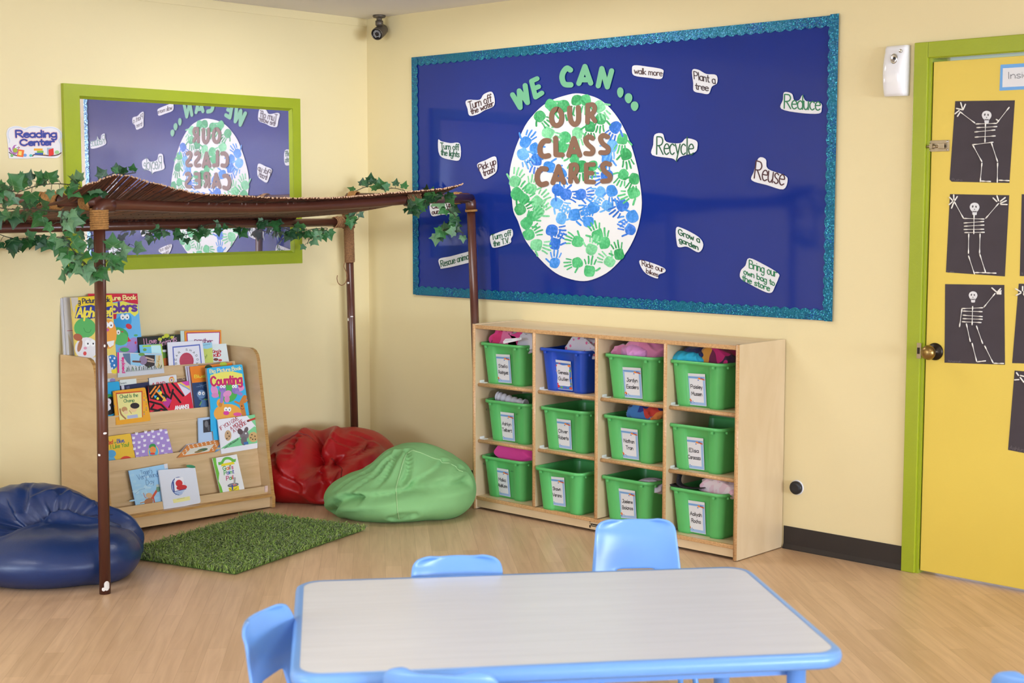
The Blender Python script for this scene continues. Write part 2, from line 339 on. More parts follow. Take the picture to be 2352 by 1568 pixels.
a.lathe([(0.0, 0), (0.033, 0), (0.033, 0.004), (0.026, 0.009), (0.013, 0.011), (0.012, 0.03)], DARKB, Mk); rose = a.build('door_rose', door)
a = MB(); a.lathe([(0.011, 0.025), (0.013, 0.034), (0.024, 0.042), (0.0285, 0.054), (0.026, 0.066), (0.018, 0.074), (0.006, 0.077), (0, 0.077)], BRASS, Mk); a.build('door_knob', door)
lp = on_axis(2109, 805, 1, -0.017); a = MB(); a.box((lp.x-0.006, -0.018, lp.z-0.03), (lp.x+0.012, -0.0155, lp.z+0.03), STEEL, 0.0005); a.box((lp.x-0.003, -0.02, lp.z-0.012), (lp.x+0.006, -0.0175, lp.z+0.012), DARKB)
o = a.build('strike_plate'); tag(o, 'small worn steel strike plate on the green casing beside the door knob', 'latch plate')
# slide bolt
bp0 = on_axis(2156, 335, 1, DOORY); t = tag(empty('slide_bolt', (bp0.x, DOORY, bp0.z)), 'small tarnished steel slide bolt screwed to the yellow door edge', 'bolt')
a = MB(); a.box((bp0.x-0.044, DOORY-0.0025, bp0.z-0.021), (bp0.x+0.044, DOORY, bp0.z+0.021), STEEL, 0.0008)
for sx in (-.036, .036):
    for sz in (-.015, .015): a.lathe([(0.004, 0), (0.003, 0.0015), (0, 0.0015)], CHROME, Matrix.Translation((bp0.x+sx, DOORY-0.0025, bp0.z+sz)) @ Matrix.Rotation(PI/2, 4, 'X'), 8)
a.build('bolt_plate', t)
a = MB(); a.tube([(bp0.x-0.075, DOORY-0.009, bp0.z-0.002), (bp0.x+0.03, DOORY-0.009, bp0.z-0.002)], 0.005, STEEL); a.box((bp0.x-0.03, DOORY-0.016, bp0.z-0.011), (bp0.x-0.018, DOORY-0.002, bp0.z+0.009), STEEL, 0.001); a.box((bp0.x+0.005, DOORY-0.016, bp0.z-0.011), (bp0.x+0.03, DOORY-0.002, bp0.z+0.009), STEEL, 0.001)
a.tube([(bp0.x-0.008, DOORY-0.009, bp0.z-0.002), (bp0.x-0.008, DOORY-0.024, bp0.z-0.004)], 0.004, STEEL); a.build('bolt_rod', t)

# ---------------------------------------------------------------- air freshener dispenser
c0 = on_axis(2037, 108, 1, 0); c1 = on_axis(2088, 220, 1, 0)
x0, x1, zt, zb = c0.x-0.002, c1.x+0.004, c0.z, c1.z; t = tag(empty('air_freshener', ((x0+x1)/2, 0, zb)), 'glossy white automatic air freshener dispenser on the wall beside the green casing', 'air freshener')
GW = mat('gloss_white_plastic', (242, 242, 244), 0.12, coat=0.4)
a = MB(); n = 16; V = []; F = []
for i in range(n+1):
    z = zb+(zt-zb)*i/n; k = i/n; d = 0.03+0.018*math.sin(PI*min(1, k*1.15))**0.7*(1 if k < .9 else .9)
    if k > .93: d -= 0.01*(k-.93)/.07
    for j in range(13):
        q = j/12*2-1; e = (1-abs(q)**5); ww = (x1-x0)/2*(1-0.12*abs(k-0.55)**2)
        V.append(((x0+x1)/2+q*ww, -0.002-d*e**0.5, z))
    V.append(((x0+x1)/2, 0, z))
for i in range(n):
    for j in range(14):
        k = (j+1) % 14; F.append((i*14+j, i*14+k, (i+1)*14+k, (i+1)*14+j))
F += [tuple(range(14)), tuple(range(n*14, n*14+14))]; a.add(V, F, GW, True); a.build('housing', t)
def disc_on(px, r, mt, name, d, ring=None):
    p = on_axis(*px, 1, -0.046); a = MB(); Mk = Matrix.Translation(p) @ Matrix.Rotation(PI/2, 4, 'X')
    a.lathe([(0, -0.004), (r, -0.004), (r*1.0, 0.0), (r*0.8, d), (r*.55, d*0.4), (0, d*0.3)], mt, Mk @ Matrix.Scale(1.35, 4, (0, 1, 0)) if name == 'nozzle_ring' else Mk); return a.build(name, t)
nz = disc_on((2053, 135), 0.0145, CHROME, 'nozzle_ring', 0.005)
p = on_axis(2054, 134, 1, -0.049); a = MB(); a.lathe([(0.005, 0), (0.005, 0.003), (0.0025, 0.004), (0, 0.003)], BLACKP, Matrix.Translation(p) @ Matrix.Rotation(PI/2, 4, 'X'), 14); a.build('nozzle', nz)
disc_on((2068, 117), 0.007, CHROME, 'indicator_window', 0.002)

# round black stopper in the wall low down by the cubby
p = on_axis(1831, 1119, 1, 0); a = MB(); Mk = Matrix.Translation(p) @ Matrix.Rotation(PI/2, 4, 'X')
a.lathe([(0.031, -0.001), (0.031, 0.003), (0.027, 0.004)], mat('chipped_plaster', (225, 225, 228), 0.8, vary=0.1, vscale=90), Mk); 
t = tag(empty('wall_bumper', (p.x, 0, p.z)), 'round black rubber wall bumper low on the wall between cubby unit and door', 'wall bumper'); a.build('wall_collar', t)
a = MB(); a.lathe([(0.027, 0), (0.0275, 0.014), (0.024, 0.02), (0.012, 0.018), (0, 0.018)], BLACKP, Mk); a.build('rubber_cap', t)

# ---------------------------------------------------------------- security camera under the ceiling
p = on_plane(871, 35, Vector((0, 0, ROOM_Z)), Vector((0, 0, 1))); p = Vector((p.x, p.y, ROOM_Z))
if p.y > -0.06: p.y = -0.06
DG = mat('camera_gunmetal', (92, 84, 74), 0.4, metal=0.4, vary=0.1); t = tag(empty('security_camera', p), 'dark grey bullet security camera hanging from the ceiling above the corner', 'camera')
a = MB(); a.lathe([(0, 0), (0.032, 0), (0.034, -0.006), (0.03, -0.012), (0.014, -0.016), (0.014, -0.026), (0.02, -0.028), (0.02, -0.05), (0.012, -0.056)], DG, Matrix.Translation(p)); a.build('mount', t)
hd = on_axis(860, 65, 1, -0.0) ; tip = p+Vector((0, 0, -0.085)); dirv = (CAM+Vector((-2.6, -2.0, -2.6))-tip).normalized(); q = dirv.to_track_quat('Z', 'Y').to_matrix().to_4x4(); Mc = Matrix.Translation(tip) @ q
a = MB(); a.lathe([(0, -0.07), (0.014, -0.067), (0.026, -0.05), (0.031, -0.02), (0.0315, 0.03), (0.03, 0.036), (0.028, 0.036), (0.028, 0.031)], DG, Mc, 28); hs = a.build('camera_housing', t)
a = MB(); a.lathe([(0.028, 0.031), (0.0, 0.031)], BLACKP, Mc, 28); gl = a.build('camera_lens', t)
a = MB()
for rr, nn in ((0.0135, 14), (0.019, 18)):
    for k in range(nn):
        an = 2*PI*k/nn
        if rr > .015 and math.sin(an) < -.93: continue
        a.lathe([(0.0021, 0), (0.0015, 0.001), (0, 0.0012)], WHITE, Mc @ Matrix.Translation((rr*math.cos(an), rr*math.sin(an), 0.0312)), 6)
a.lathe([(0.010, 0.0312), (0.008, 0.033), (0.003, 0.0325), (0, 0.0325)], BLACKV, Mc, 16); a.build('infrared_ring', gl)
# ---------------------------------------------------------------- green-framed mirror on the left wall
MIRM = bpy.data.materials.new('observation_mirror'); MIRM.use_nodes = True; nt = MIRM.node_tree
pb = nt.nodes['Principled BSDF']; pb.inputs['Metallic'].default_value = 1; pb.inputs['Roughness'].default_value = 0.0; pb.inputs['Base Color'].default_value = (0.88, 0.86, 0.92, 1)
df = nt.nodes.new('ShaderNodeBsdfDiffuse'); df.inputs[0].default_value = (0.62, 0.58, 0.72, 1)
tn = nt.nodes.new('ShaderNodeTexNoise'); tn.inputs['Scale'].default_value = 3; mr = nt.nodes.new('ShaderNodeMapRange'); mr.inputs[1].default_value = 0.3; mr.inputs[2].default_value = 0.7; mr.inputs[3].default_value = 0.10; mr.inputs[4].default_value = 0.15
ms = nt.nodes.new('ShaderNodeMixShader'); nt.links.new(tn.outputs[0], mr.inputs[0]); nt.links.new(mr.outputs[0], ms.inputs[0]); nt.links.new(pb.outputs[0], ms.inputs[1]); nt.links.new(df.outputs[0], ms.inputs[2]); nt.links.new(ms.outputs[0], nt.nodes['Material Output'].inputs[0])
my0, my1, mz0, mz1 = -1.764, -0.462, 1.121, 1.941; gy0, gy1, gz0, gz1 = -1.676, -0.522, 1.187, 1.879
t = tag(empty('wall_mirror', (0, (my0+my1)/2, mz0)), 'large rectangular mirror in a wide lime green frame on the left wall', 'mirror')
a = MB()
def fr(q0, q1, r0, r1):  # mitred board: outer edge q0-q1, inner edge r0-r1 (y,z)
    P = [(q0[0], q0[1]), (q1[0], q1[1]), (r1[0], r1[1]), (r0[0], r0[1])]
    a.prism([(0.022, y, z) for y, z in P], (-0.022, 0, 0), GREEN)
O = [(my0, mz0), (my1, mz0), (my1, mz1), (my0, mz1)]; I = [(gy0-.012, gz0-.012), (gy1+.012, gz0-.012), (gy1+.012, gz1+.012), (gy0-.012, gz1+.012)]
for i in range(4): fr(O[i], O[(i+1) % 4], I[i], I[(i+1) % 4])
I2 = [(gy0, gz0), (gy1, gz0), (gy1, gz1), (gy0, gz1)]
for i in range(4):
    j = (i+1) % 4; a.prism([(0.016, *I[i]), (0.016, *I[j]), (0.004, *I2[j]), (0.004, *I2[i])], (-0.003, 0, 0), GREEN)
a.build('mirror_frame', t)
a = MB(); a.box((0.001, gy0-.01, gz0-.01), (0.004, gy1+.01, gz1+.01), MIRM); a.build('mirror_glass', t, fix=True)

# ---------------------------------------------------------------- Reading Center sign
VS = (0, 270, 14.256); A = Art((0.003, 0, 0), (1, 0, 0), VS)
CARD = mat('laminated_card', (232, 228, 228), 0.25, coat=0.3)
cl = [(215,560),(225,460),(265,360),(360,300),(500,272),(640,285),(760,330),(870,320),(1000,280),(1180,265),(1330,290),(1430,310),(1600,290),(1760,300),(1900,360),(2000,450),(2035,560),(2020,680),(1975,760),(2010,850),(2030,1000),(2015,1160),(1900,1310),(1700,1325),(1200,1310),(900,1340),(350,1335),(300,1290),(275,1150),(265,950),(240,750)]
A.sheet(cl, CARD, 0.002, 3)
bl = ink((196, 208, 222))
A.stroke([(300,820),(320,740),(265,620),(270,480),(330,380),(470,315),(640,320),(820,400),(960,320),(1180,300),(1390,350),(1600,325),(1780,345),(1920,430),(2000,560),(1980,680),(1925,750),(1980,860),(1990,1000),(1990,1150)], 24, bl, 1, 4)
for (wd, c, ly) in ((105, ink((226, 190, 186)), 1), (58, ink((52, 66, 150)), 2)):
    A.text('Reading', (530, 645), (1850, 640), (515, 425), c, wd, ly); A.text('Center', (670, 915), (1760, 890), (655, 720), c, wd, ly)
A.stroke([(300,1140),(420,1210),(560,1245)], 30, ink((72,34,34)), 1, 3); A.stroke([(1070,1260),(1110,1215),(1300,1220),(1500,1235),(1700,1250),(1900,1215),(2000,1150)], 34, ink((82,32,34)), 1, 3)
A.poly([(272,985),(330,975),(400,1130),(500,1170),(520,1210),(420,1190),(330,1110)], ink((170,100,170)), 2); A.ell(510,1040,105,150,ink((178,108,176)),2)
A.ell(545,970,55,60,ink((240,240,240)),3); A.ell(562,978,16,18,ink((40,40,40)),4); A.ell(500,1070,75,75,ink((160,180,50)),3); A.poly([(600,930),(650,990),(610,1005)], ink((150,30,60)), 3)
A.poly([(600,1035),(795,1065),(760,1295),(555,1265)], ink((236,112,44)), 3); A.poly([(610,1090),(715,1105),(700,1240),(598,1222)], ink((240,220,110)), 4)
A.ell(390,1240,48,50,ink((120,186,110)),2); A.ell(820,1230,60,50,ink((120,160,216)),2); A.ell(1010,1240,52,42,ink((90,190,180)),2)
A.rect(1110,1010,1395,1080,ink((240,170,50)),2); A.rect(1210,1085,1425,1150,ink((130,180,60)),2); A.rect(1140,1150,1415,1215,ink((60,100,170)),2); A.rect(1415,1155,1480,1215,ink((240,225,150)),2)
A.poly([(1540,985),(1750,990),(1590,1050),(1585,1245),(1545,1170)], ink((170,180,190)), 2); A.poly([(1590,1050),(1750,1000),(1765,1215),(1600,1270)], ink((224,52,46)), 3); A.ell(1865,1135,75,62,ink((160,204,140)),2)
tag(A.build('wall_sign'), 'cloud-shaped laminated wall sign reading Reading Center left of the green mirror frame', 'sign')
# ---------------------------------------------------------------- blue bulletin board
BLUE = mat('blue_backing_paper', (24, 48, 134), 0.07, spec=0.34, vary=0.06, vscale=2.5, bump=0.012, bscale=7)
def holo_material():
    m = bpy.data.materials.new('holographic_border'); m.use_nodes = True; nt = m.node_tree; N = nt.nodes; L = nt.links; b = N['Principled BSDF']
    tc = N.new('ShaderNodeTexCoord'); v = N.new('ShaderNodeTexVoronoi'); v.inputs['Scale'].default_value = 260; L.new(tc.outputs['Object'], v.inputs['Vector'])
    r = N.new('ShaderNodeValToRGB'); E = r.color_ramp.elements; E[0].position = 0.0; E[0].color = (*lin((8, 62, 110)), 1); E[1].position = 1; E[1].color = (*lin((60, 190, 200)), 1)
    for p_, c in ((0.45, (10, 100, 140)), (0.7, (20, 60, 170)), (0.88, (40, 150, 160))): e = E.new(p_); e.color = (*lin(c), 1)
    s = N.new('ShaderNodeSeparateColor'); L.new(v.outputs['Color'], s.inputs[0]); L.new(s.outputs[0], r.inputs[0])
    n = N.new('ShaderNodeTexNoise'); n.inputs['Scale'].default_value = 5; L.new(tc.outputs['Object'], n.inputs['Vector'])
    mx = N.new('ShaderNodeMix'); mx.data_type = 'RGBA'; mx.blend_type = 'MIX'; mr = N.new('ShaderNodeMapRange'); mr.inputs[1].default_value = 0.4; mr.inputs[2].default_value = 0.62; mr.inputs[3].default_value = 0.15; mr.inputs[4].default_value = 0.85
    L.new(n.outputs[0], mr.inputs[0]); L.new(mr.outputs[0], mx.inputs[0]); mx.inputs[6].default_value = (*lin((12, 112, 140)), 1); L.new(r.outputs[0], mx.inputs[7]); L.new(mx.outputs[2], b.inputs['Base Color'])
    b.inputs['Metallic'].default_value = 0.35; b.inputs['Roughness'].default_value = 0.25
    nm = N.new('ShaderNodeVectorMath'); nm.operation = 'SUBTRACT'; nm.inputs[1].default_value = (.5, .5, .5); L.new(v.outputs['Color'], nm.inputs[0])
    sc = N.new('ShaderNodeVectorMath'); sc.operation = 'SCALE'; sc.inputs['Scale'].default_value = 0.35; L.new(nm.outputs[0], sc.inputs[0])
    ge = N.new('ShaderNodeNewGeometry'); ad = N.new('ShaderNodeVectorMath'); L.new(sc.outputs[0], ad.inputs[0]); L.new(ge.outputs['Normal'], ad.inputs[1]); L.new(ad.outputs[0], b.inputs['Normal'])
    return m
HOLO = holo_material()
BX0, BX1, BZ0, BZ1 = 0.352, 2.796, 0.957, 2.155
bt = tag(empty('bulletin_board', ((BX0+BX1)/2, 0, BZ0)), 'wide bulletin board papered in shiny deep blue with a scalloped glittery teal border', 'bulletin board')
a = MB(); NX, NZ = 60, 30; V = []; F = []
for i in range(NX+1):
    for j in range(NZ+1):
        x = BX0+.012+(BX1-BX0-.024)*i/NX; z = BZ0+.003+(BZ1-BZ0-.008)*j/NZ
        e = min(1, 6*min(i/NX, 1-i/NX, j/NZ, 1-j/NZ))
        V.append((x, -0.005-0.0011*e*(noise.noise(Vector((x*2.2, z*1.6, 3)))+.6*noise.noise(Vector((x*6, z*2.5, 9)))), z))
for i in range(NX):
    for j in range(NZ): k = i*(NZ+1)+j; F.append((k, k+NZ+1, k+NZ+2, k+1))
a.add(V, F, BLUE, True); a.box((BX0+.012, -0.003, BZ0-.003), (BX1-.012, -0.0004, BZ1-.004), BLUE); a.build('backing_paper', bt)
def border(x0, z0, x1, z1, inward, y=-0.0085):
    """a strip from (x0,z0) to (x1,z1); its inner edge is scalloped towards `inward`"""
    a = MB(); L = math.hypot(x1-x0, z1-z0); n = max(2, round(L/0.047)); ex = ((x1-x0)/L, (z1-z0)/L); W = 0.046
    pts = [(x0, z0)]; inn = []
    for i in range(n):
        for k in range(6):
            s = (i+k/6)/n*L; d = W-0.009+0.009*abs(math.sin(PI*k/6))
            inn.append((x0+ex[0]*s+inward[0]*d, z0+ex[1]*s+inward[1]*d))
    inn.append((x1+inward[0]*(W-.009), z1+inward[1]*(W-.009)))
    # quads along the strip so the outline stays simple
    P = []
    for q in inn:
        s = (q[0]-x0)*ex[0]+(q[1]-z0)*ex[1]; P.append(((x0+ex[0]*s, z0+ex[1]*s), q))
    V = []; F = []
    for (o_, i_) in P: V += [(o_[0], y, o_[1]), (i_[0], y-0.0006*math.sin(o_[0]*9+o_[1]*7), i_[1])]
    for i in range(len(P)-1): F.append((2*i, 2*i+1, 2*i+3, 2*i+2))
    m = len(V); V += [(p[0], y+0.0008, p[2]) for p in V]
    F += [tuple(m+k for k in f)[::-1] for f in F]
    for i in range(len(P)-1): F += [(2*i, 2*i+2, m+2*i+2, m+2*i), (2*i+1, m+2*i+1, m+2*i+3, 2*i+3)]
    a.add(V, F, HOLO, False); a.build('border_strip', bt)
XS = on_axis(1483, 705, 1, 0).x
border(BX0, BZ1, BX1-.01, BZ1, (0, -1), -.0085); border(BX0, BZ0, XS, BZ0, (0, 1), -.0095); border(XS-.05, BZ0, BX1-.01, BZ0-.002, (0, 1), -.008)
border(BX0, BZ1, BX0, BZ0, (1, 0), -.0105); border(BX1+.001, BZ1+.004, BX1, BZ0-.004, (-1, 0), -.0105)

# ---------------------------------------------------------------- cut-out notes
V1 = (920, 20, 2.1776); V2 = (1420, 20, 2.1778); VG = (1160, 140, 3.0156)
NOTE = mat('white_note_paper', (228, 228, 230), 0.45, vary=0.02, vscale=20)
BR = ink((70, 34, 38)); GR = ink((24, 92, 62)); GR2 = ink((26, 122, 78))
GNOTE = 'handwritten notes on the blue board'
def note(view, outline, lines, label, wd):
    A = Art((0, -0.0095, 0), (0, -1, 0), view)
    A.sheet(outline, NOTE, 0.0008, 4, 0.0)
    for (t, p0, p1, pt, c) in lines: A.text(t, p0, p1, pt, c, wd, 2)
    tag(A.build('paper_note'), label, 'note', GNOTE)
note(V1, [(325,468),(340,455),(395,455),(416,428),(455,415),(470,450),(465,487),(420,508),(385,528),(345,534),(335,500)], [('Turn off', (343,505), (456,464), (337,467), BR), ('the water', (354,529), (466,484), (349,503), BR)], 'white paper note reading Turn off the water, upper left on the blue board', 4.5)
note(V1, [(188,657),(205,663),(250,672),(296,675),(297,752),(255,756),(196,733)], [('Turn off', (201,700), (292,708), (199,670), GR), ('the lights', (202,731), (293,742), (203,702), GR)], 'white paper note reading Turn off the lights, near the left border', 4.5)
note(V1, [(383,778),(425,757),(470,738),(482,762),(480,812),(450,838),(418,851),(400,818)], [('Pick up', (394,812), (478,776), (388,781), BR), ('trash', (416,838), (472,814), (410,808), BR)], 'white paper note reading Pick up trash, left of the paper globe', 4.5)
note(V1, [(148,975),(200,968),(245,968),(264,985),(258,1020),(200,1031),(155,1034)], [('Clean up', (157,1000), (257,990), (155,975), BR), ('our parks', (158,1028), (256,1014), (157,1006), BR)], 'white paper note reading Clean up our parks, half behind the ivy', 4.2)
note(V1, [(192,1252),(250,1238),(325,1218),(358,1212),(364,1258),(300,1280),(210,1299),(199,1292)], [('Rescue animals', (203,1291), (356,1247), (199,1260), GR)], 'long white paper note reading Rescue animals, at the lower left behind the brown post', 4)
note(V1, [(448,1138),(480,1122),(520,1108),(555,1102),(562,1130),(552,1150),(550,1170),(510,1186),(470,1195),(455,1185)], [('Turn off', (456,1157), (553,1133), (453,1130), GR), ('the T.V.', (466,1189), (545,1169), (463,1163), GR)], 'white paper note reading Turn off the T.V., lower left of the paper globe', 4.2)
note(V2, [(69,305),(80,283),(150,290),(220,303),(224,325),(213,351),(150,345),(80,334)], [('walk more', (80,324), (219,337), (80,294), BR)], 'white paper note reading walk more, above the globe near the top border', 4)
note(V2, [(370,308),(400,305),(440,326),(490,332),(494,372),(468,390),(452,425),(415,422),(378,411),(375,372)], [('Plant a', (380,351), (486,376), (377,313), ink((52, 28, 40))), ('tree', (386,402), (450,411), (385,370), ink((52, 28, 40)))], 'white paper note reading Plant a tree, right of the note walk more', 4.6)
note(V2, [(830,418),(868,425),(880,458),(905,457),(922,432),(940,462),(1010,470),(1017,500),(1003,524),(910,521),(815,500),(824,455)], [('Reduce', (830,498), (1008,508), (832,428), GR2)], 'white paper note reading Reduce, near the right border', 6)
note(V2, [(182,630),(222,625),(240,665),(310,672),(340,648),(390,660),(396,690),(382,718),(312,740),(290,760),(268,748),(170,731),(175,680)], [('Recycle', (192,728), (374,730), (193,640), GR)], 'large white paper note reading Recycle, just right of the paper globe', 6)
note(V2, [(702,747),(738,753),(748,800),(830,832),(847,858),(825,903),(745,882),(668,858),(678,815)], [('Reuse', (680,847), (826,884), (690,760), ink((74, 36, 48)))], 'white paper note reading Reuse in dark brown, below the note Reduce', 6)
note(V2, [(289,1098),(322,1098),(400,1140),(425,1180),(402,1218),(345,1190),(308,1193),(294,1178)], [('Grow a', (302,1130), (408,1170), (299,1100), GR), ('garden', (305,1164), (400,1206), (303,1140), GR)], 'white paper note reading Grow a garden, lower right of the globe', 5)
note(V2, [(109,1257),(165,1270),(228,1296),(234,1316),(202,1330),(195,1349),(140,1325),(112,1287)], [('Ride our', (120,1284), (228,1318), (118,1256), BR), ('bikes', (140,1320), (198,1341), (141,1298), BR)], 'small white paper note reading Ride our bikes, beside the bottom of the globe', 3.4)
note(V2, [(655,1247),(730,1280),(800,1323),(801,1348),(785,1385),(768,1418),(735,1416),(660,1378),(612,1348),(613,1310),(636,1284)], [('Bring our', (655,1296), (792,1342), (655,1256), GR2), ('own bag to', (628,1326), (782,1386), (628,1298), GR2), ('the store', (620,1358), (756,1412), (621,1330), GR2)], 'white paper note reading Bring our own bag to the store, lower right', 4.6)

# ---------------------------------------------------------------- paper globe with handprints
def print_material(name, rgb):
    m = bpy.data.materials.new(name); m.use_nodes = True; nt = m.node_tree; b = nt.nodes['Principled BSDF']; tc = nt.nodes.new('ShaderNodeTexCoord')
    n = nt.nodes.new('ShaderNodeTexNoise'); n.inputs['Scale'].default_value = 90; n.inputs['Detail'].default_value = 6; nt.links.new(tc.outputs['Object'], n.inputs['Vector'])
    n2 = nt.nodes.new('ShaderNodeTexNoise'); n2.inputs['Scale'].default_value = 14; nt.links.new(tc.outputs['Object'], n2.inputs['Vector'])
    ad = nt.nodes.new('ShaderNodeMath'); ad.operation = 'ADD'; nt.links.new(n.outputs[0], ad.inputs[0]); nt.links.new(n2.outputs[0], ad.inputs[1])
    r = nt.nodes.new('ShaderNodeValToRGB'); E = r.color_ramp.elements; c = lin(rgb)
    E[0].position = 0.66; E[0].color = (*[x*.7 for x in c], 1); E[1].position = 1.35; E[1].color = (*[min(1, x*1.25+.12) for x in c], 1)
    e = E.new(0.95); e.color = (*c, 1)
    hf = nt.nodes.new('ShaderNodeMath'); hf.operation = 'MULTIPLY'; hf.inputs[1].default_value = 0.7; nt.links.new(ad.outputs[0], hf.inputs[0]); nt.links.new(hf.outputs[0], r.inputs[0])
    E[0].position = 0.46; E[1].position = 0.93; e.position = 0.66
    nt.links.new(r.outputs[0], b.inputs['Base Color']); b.inputs['Roughness'].default_value = 0.5; return m
GP = [print_material('green_handprint_paint', (72, 184, 112)), print_material('light_green_handprint_paint', (120, 205, 146)), print_material('dark_green_handprint_paint', (44, 160, 88))]
BP = [print_material('blue_handprint_paint', (58, 140, 224)), print_material('light_blue_handprint_paint', (100, 172, 236)), print_material('dark_blue_handprint_paint', (38, 112, 208))]
A = Art((0, -0.0095, 0), (0, -1, 0), VG, 0.00025)
GLOBE = [(490,224),(560,232),(640,258),(700,300),(760,365),(815,450),(868,570),(912,720),(935,850),(947,980),(935,1090),(905,1200),(850,1310),(780,1400),(700,1470),(600,1515),(520,1523),(430,1503),(350,1467),(270,1400),(190,1310),(130,1220),(90,1110),(58,1040),(45,930),(30,830),(36,740),(58,650),(85,570),(138,450),(198,370),(262,308),(340,264),(420,238)]
A.sheet(GLOBE, mat('globe_paper', (232, 232, 230), 0.5, vary=0.015, vscale=8), 0.001, 3)
rnd = random.Random(5)
def hand(cx, cy, deg, mats, size=1.0, ly=1):
    an = math.radians(deg); sz = size*rnd.uniform(1.0, 1.2); flip = rnd.choice((-1, 1)); m_ = mats[rnd.choice((0, 0, 1, 2))]
    def T(x, y):  # x across, y along the fingers
        y2 = y*sz; x2 = x*sz*flip
        return (cx+x2*math.sin(an)+y2*math.cos(an), cy+x2*math.cos(an)-y2*math.sin(an))
    palm = [(-30, -30), (-12, -40), (14, -38), (30, -22), (33, 4), (26, 26), (0, 32), (-26, 26), (-35, 2)]
    A.poly([T(x+rnd.uniform(-3, 3), y+rnd.uniform(-3, 3)) for x, y in palm], m_, ly, 3)
    for (x, y, dx, dy, wd) in ((-24, 34, -13, 40, 10), (-8, 38, -4, 50, 11), (9, 38, 5, 48, 11), (24, 32, 14, 36, 9), (-36, -2, -30, 24, 12)):
        k = rnd.uniform(.8, 1.05); gap = rnd.choice((0, 0, 4, 7)); x0, y0 = x+dx*gap/40, y+dy*gap/40
        A.stroke([T(x0, y0), T(x+dx*.5*k+rnd.uniform(-2, 2), y+dy*.5*k), T(x+dx*k, y+dy*k)], wd*sz, m_, ly+1, 0, 7)
for (x, y, d) in [(320,310,-50),(410,318,-70),(495,275,-95),(560,275,-85),(655,320,-60),(245,385,-40),(660,405,-100),(300,500,-30),(420,530,-60),(500,505,-90),(590,460,-95),(480,680,-100),(400,600,-20),(530,735,-90),(605,730,-100),(810,545,-100),(840,650,-80),(820,790,-115),(895,820,-110),(885,915,200),(72,832,68),(180,880,75),(85,915,48),(222,970,42),(108,1025,40),(130,950,50),(185,1075,45),(232,1045,50),(150,1120,50),(170,1200,28),(222,1272,-15),
    (500,1250,160),(600,1300,70),(640,1205,110),(690,1255,100),(790,1335,105),(495,1395,190),(585,1450,85),(720,1390,150)]: hand(x, y, d, GP)
for (x, y, d) in [(145,560,55),(125,650,-60),(205,610,-60),(220,690,-95),(310,735,-20),(762,462,-120),(740,590,-110),(705,680,-105),(700,800,190),(370,895,-30),(425,925,-10),(362,985,-30),(530,920,5),(660,910,-130),(742,905,-80),(706,1000,150),(608,1020,195),(485,1065,10),(578,1108,90),(812,1005,-140),(880,1080,-150),(865,1165,150),(390,1085,70),(330,1172,-10),(345,1262,75),(345,1395,85),(390,780,-70)]: hand(x, y, d, BP)
tag(A.build('paper_globe'), 'big egg-shaped white paper globe covered in green and blue handprints on the blue board', 'artwork')

# ---------------------------------------------------------------- cut-out letters
LG = mat('green_letter_card', (112, 184, 140), 0.5, vary=0.02); LB = mat('brown_letter_card', (132, 96, 74), 0.5, vary=0.03)
def letter(name, strokes, width, mt, label, group, base):
    A = Art((0, -base, 0), (0, -1, 0), VG, 0.0002)
    for k, (sm, pts) in enumerate(strokes):
        closed = sm == 2
        q = [(p.x, p.y) for p in catmull(pts, 6, closed)] if sm else pts
        A.stroke(q, width, mt, 2+k, 0, 14, closed)
    n = len(A.mb.f)   # give the card its thickness: a second skin behind, closed along every piece
    for f in [list(f) for f in A.mb.f]:
        P = [A.mb.v[i] for i in f]; b = len(A.mb.v); A.mb.v += [p+Vector((0, 0.0012, 0)) for p in P]; L = len(P)
        for i in range(L): A.mb.f.append([f[i], f[(i+1) % L], b+(i+1) % L, b+i]); A.mb.mi.append(0); A.mb.smooth.append(False)
    tag(A.build(name), label, 'letter', group)
GW1 = 'green letters above the globe'; GB1 = 'brown letters on the globe'; yb = 0.0105; yc = 0.0125
S = lambda *p: (1, list(p)); Ln = lambda *p: (0, list(p))
letter('paper_letter', [Ln((52,234),(104,322),(98,207),(155,288),(139,170))], 35, LG, 'green cut-out letter W, first letter of the arched words above the globe', GW1, yb)
letter('paper_letter', [Ln((222,122),(183,140),(211,250),(255,222)), Ln((197,193),(232,178))], 33, LG, 'green cut-out letter E beside the tilted W above the globe', GW1, yb)
letter('paper_letter', [S((452,62),(428,50),(402,80),(395,120),(412,160),(455,165))], 38, LG, 'green cut-out letter C above the globe', GW1, yb)
letter('paper_letter', [Ln((511,155),(553,38),(593,153)), Ln((530,130),(576,130))], 36, LG, 'green cut-out letter A between C and N above the globe', GW1, yb)
letter('paper_letter', [Ln((645,172),(670,52),(708,180),(738,68))], 35, LG, 'green cut-out letter N at the end of the arched words above the globe', GW1, yb)
for (cx, cy, rx, ry, lb) in ((798,218,22,36,'green paper dot next to the green letter N'), (855,258,26,35,'green paper dot in the middle of the row of three'), (897,313,26,33,'green paper dot lowest and farthest from the green letter N')):
    A = Art((0, -yb, 0), (0, -1, 0), VG); A.sheet([(cx+rx*math.cos(k*PI/12)*(1-.12*math.sin(k*PI/12)), cy+ry*math.sin(k*PI/12)) for k in range(24)], LG, 0.001)
    tag(A.build('paper_dot'), lb, 'paper dot', 'green dots above the globe')
letter('paper_letter', [(2, [(357,332),(330,352),(321,392),(331,432),(357,447),(384,430),(392,390),(384,350)])], 34, LB, 'brown cut-out letter O at the start of the top brown word', GB1, yc)
letter('paper_letter', [S((446,325),(448,380),(458,420),(482,440),(505,418),(509,375),(506,322))], 34, LB, 'brown cut-out letter U in the top brown word', GB1, yc)
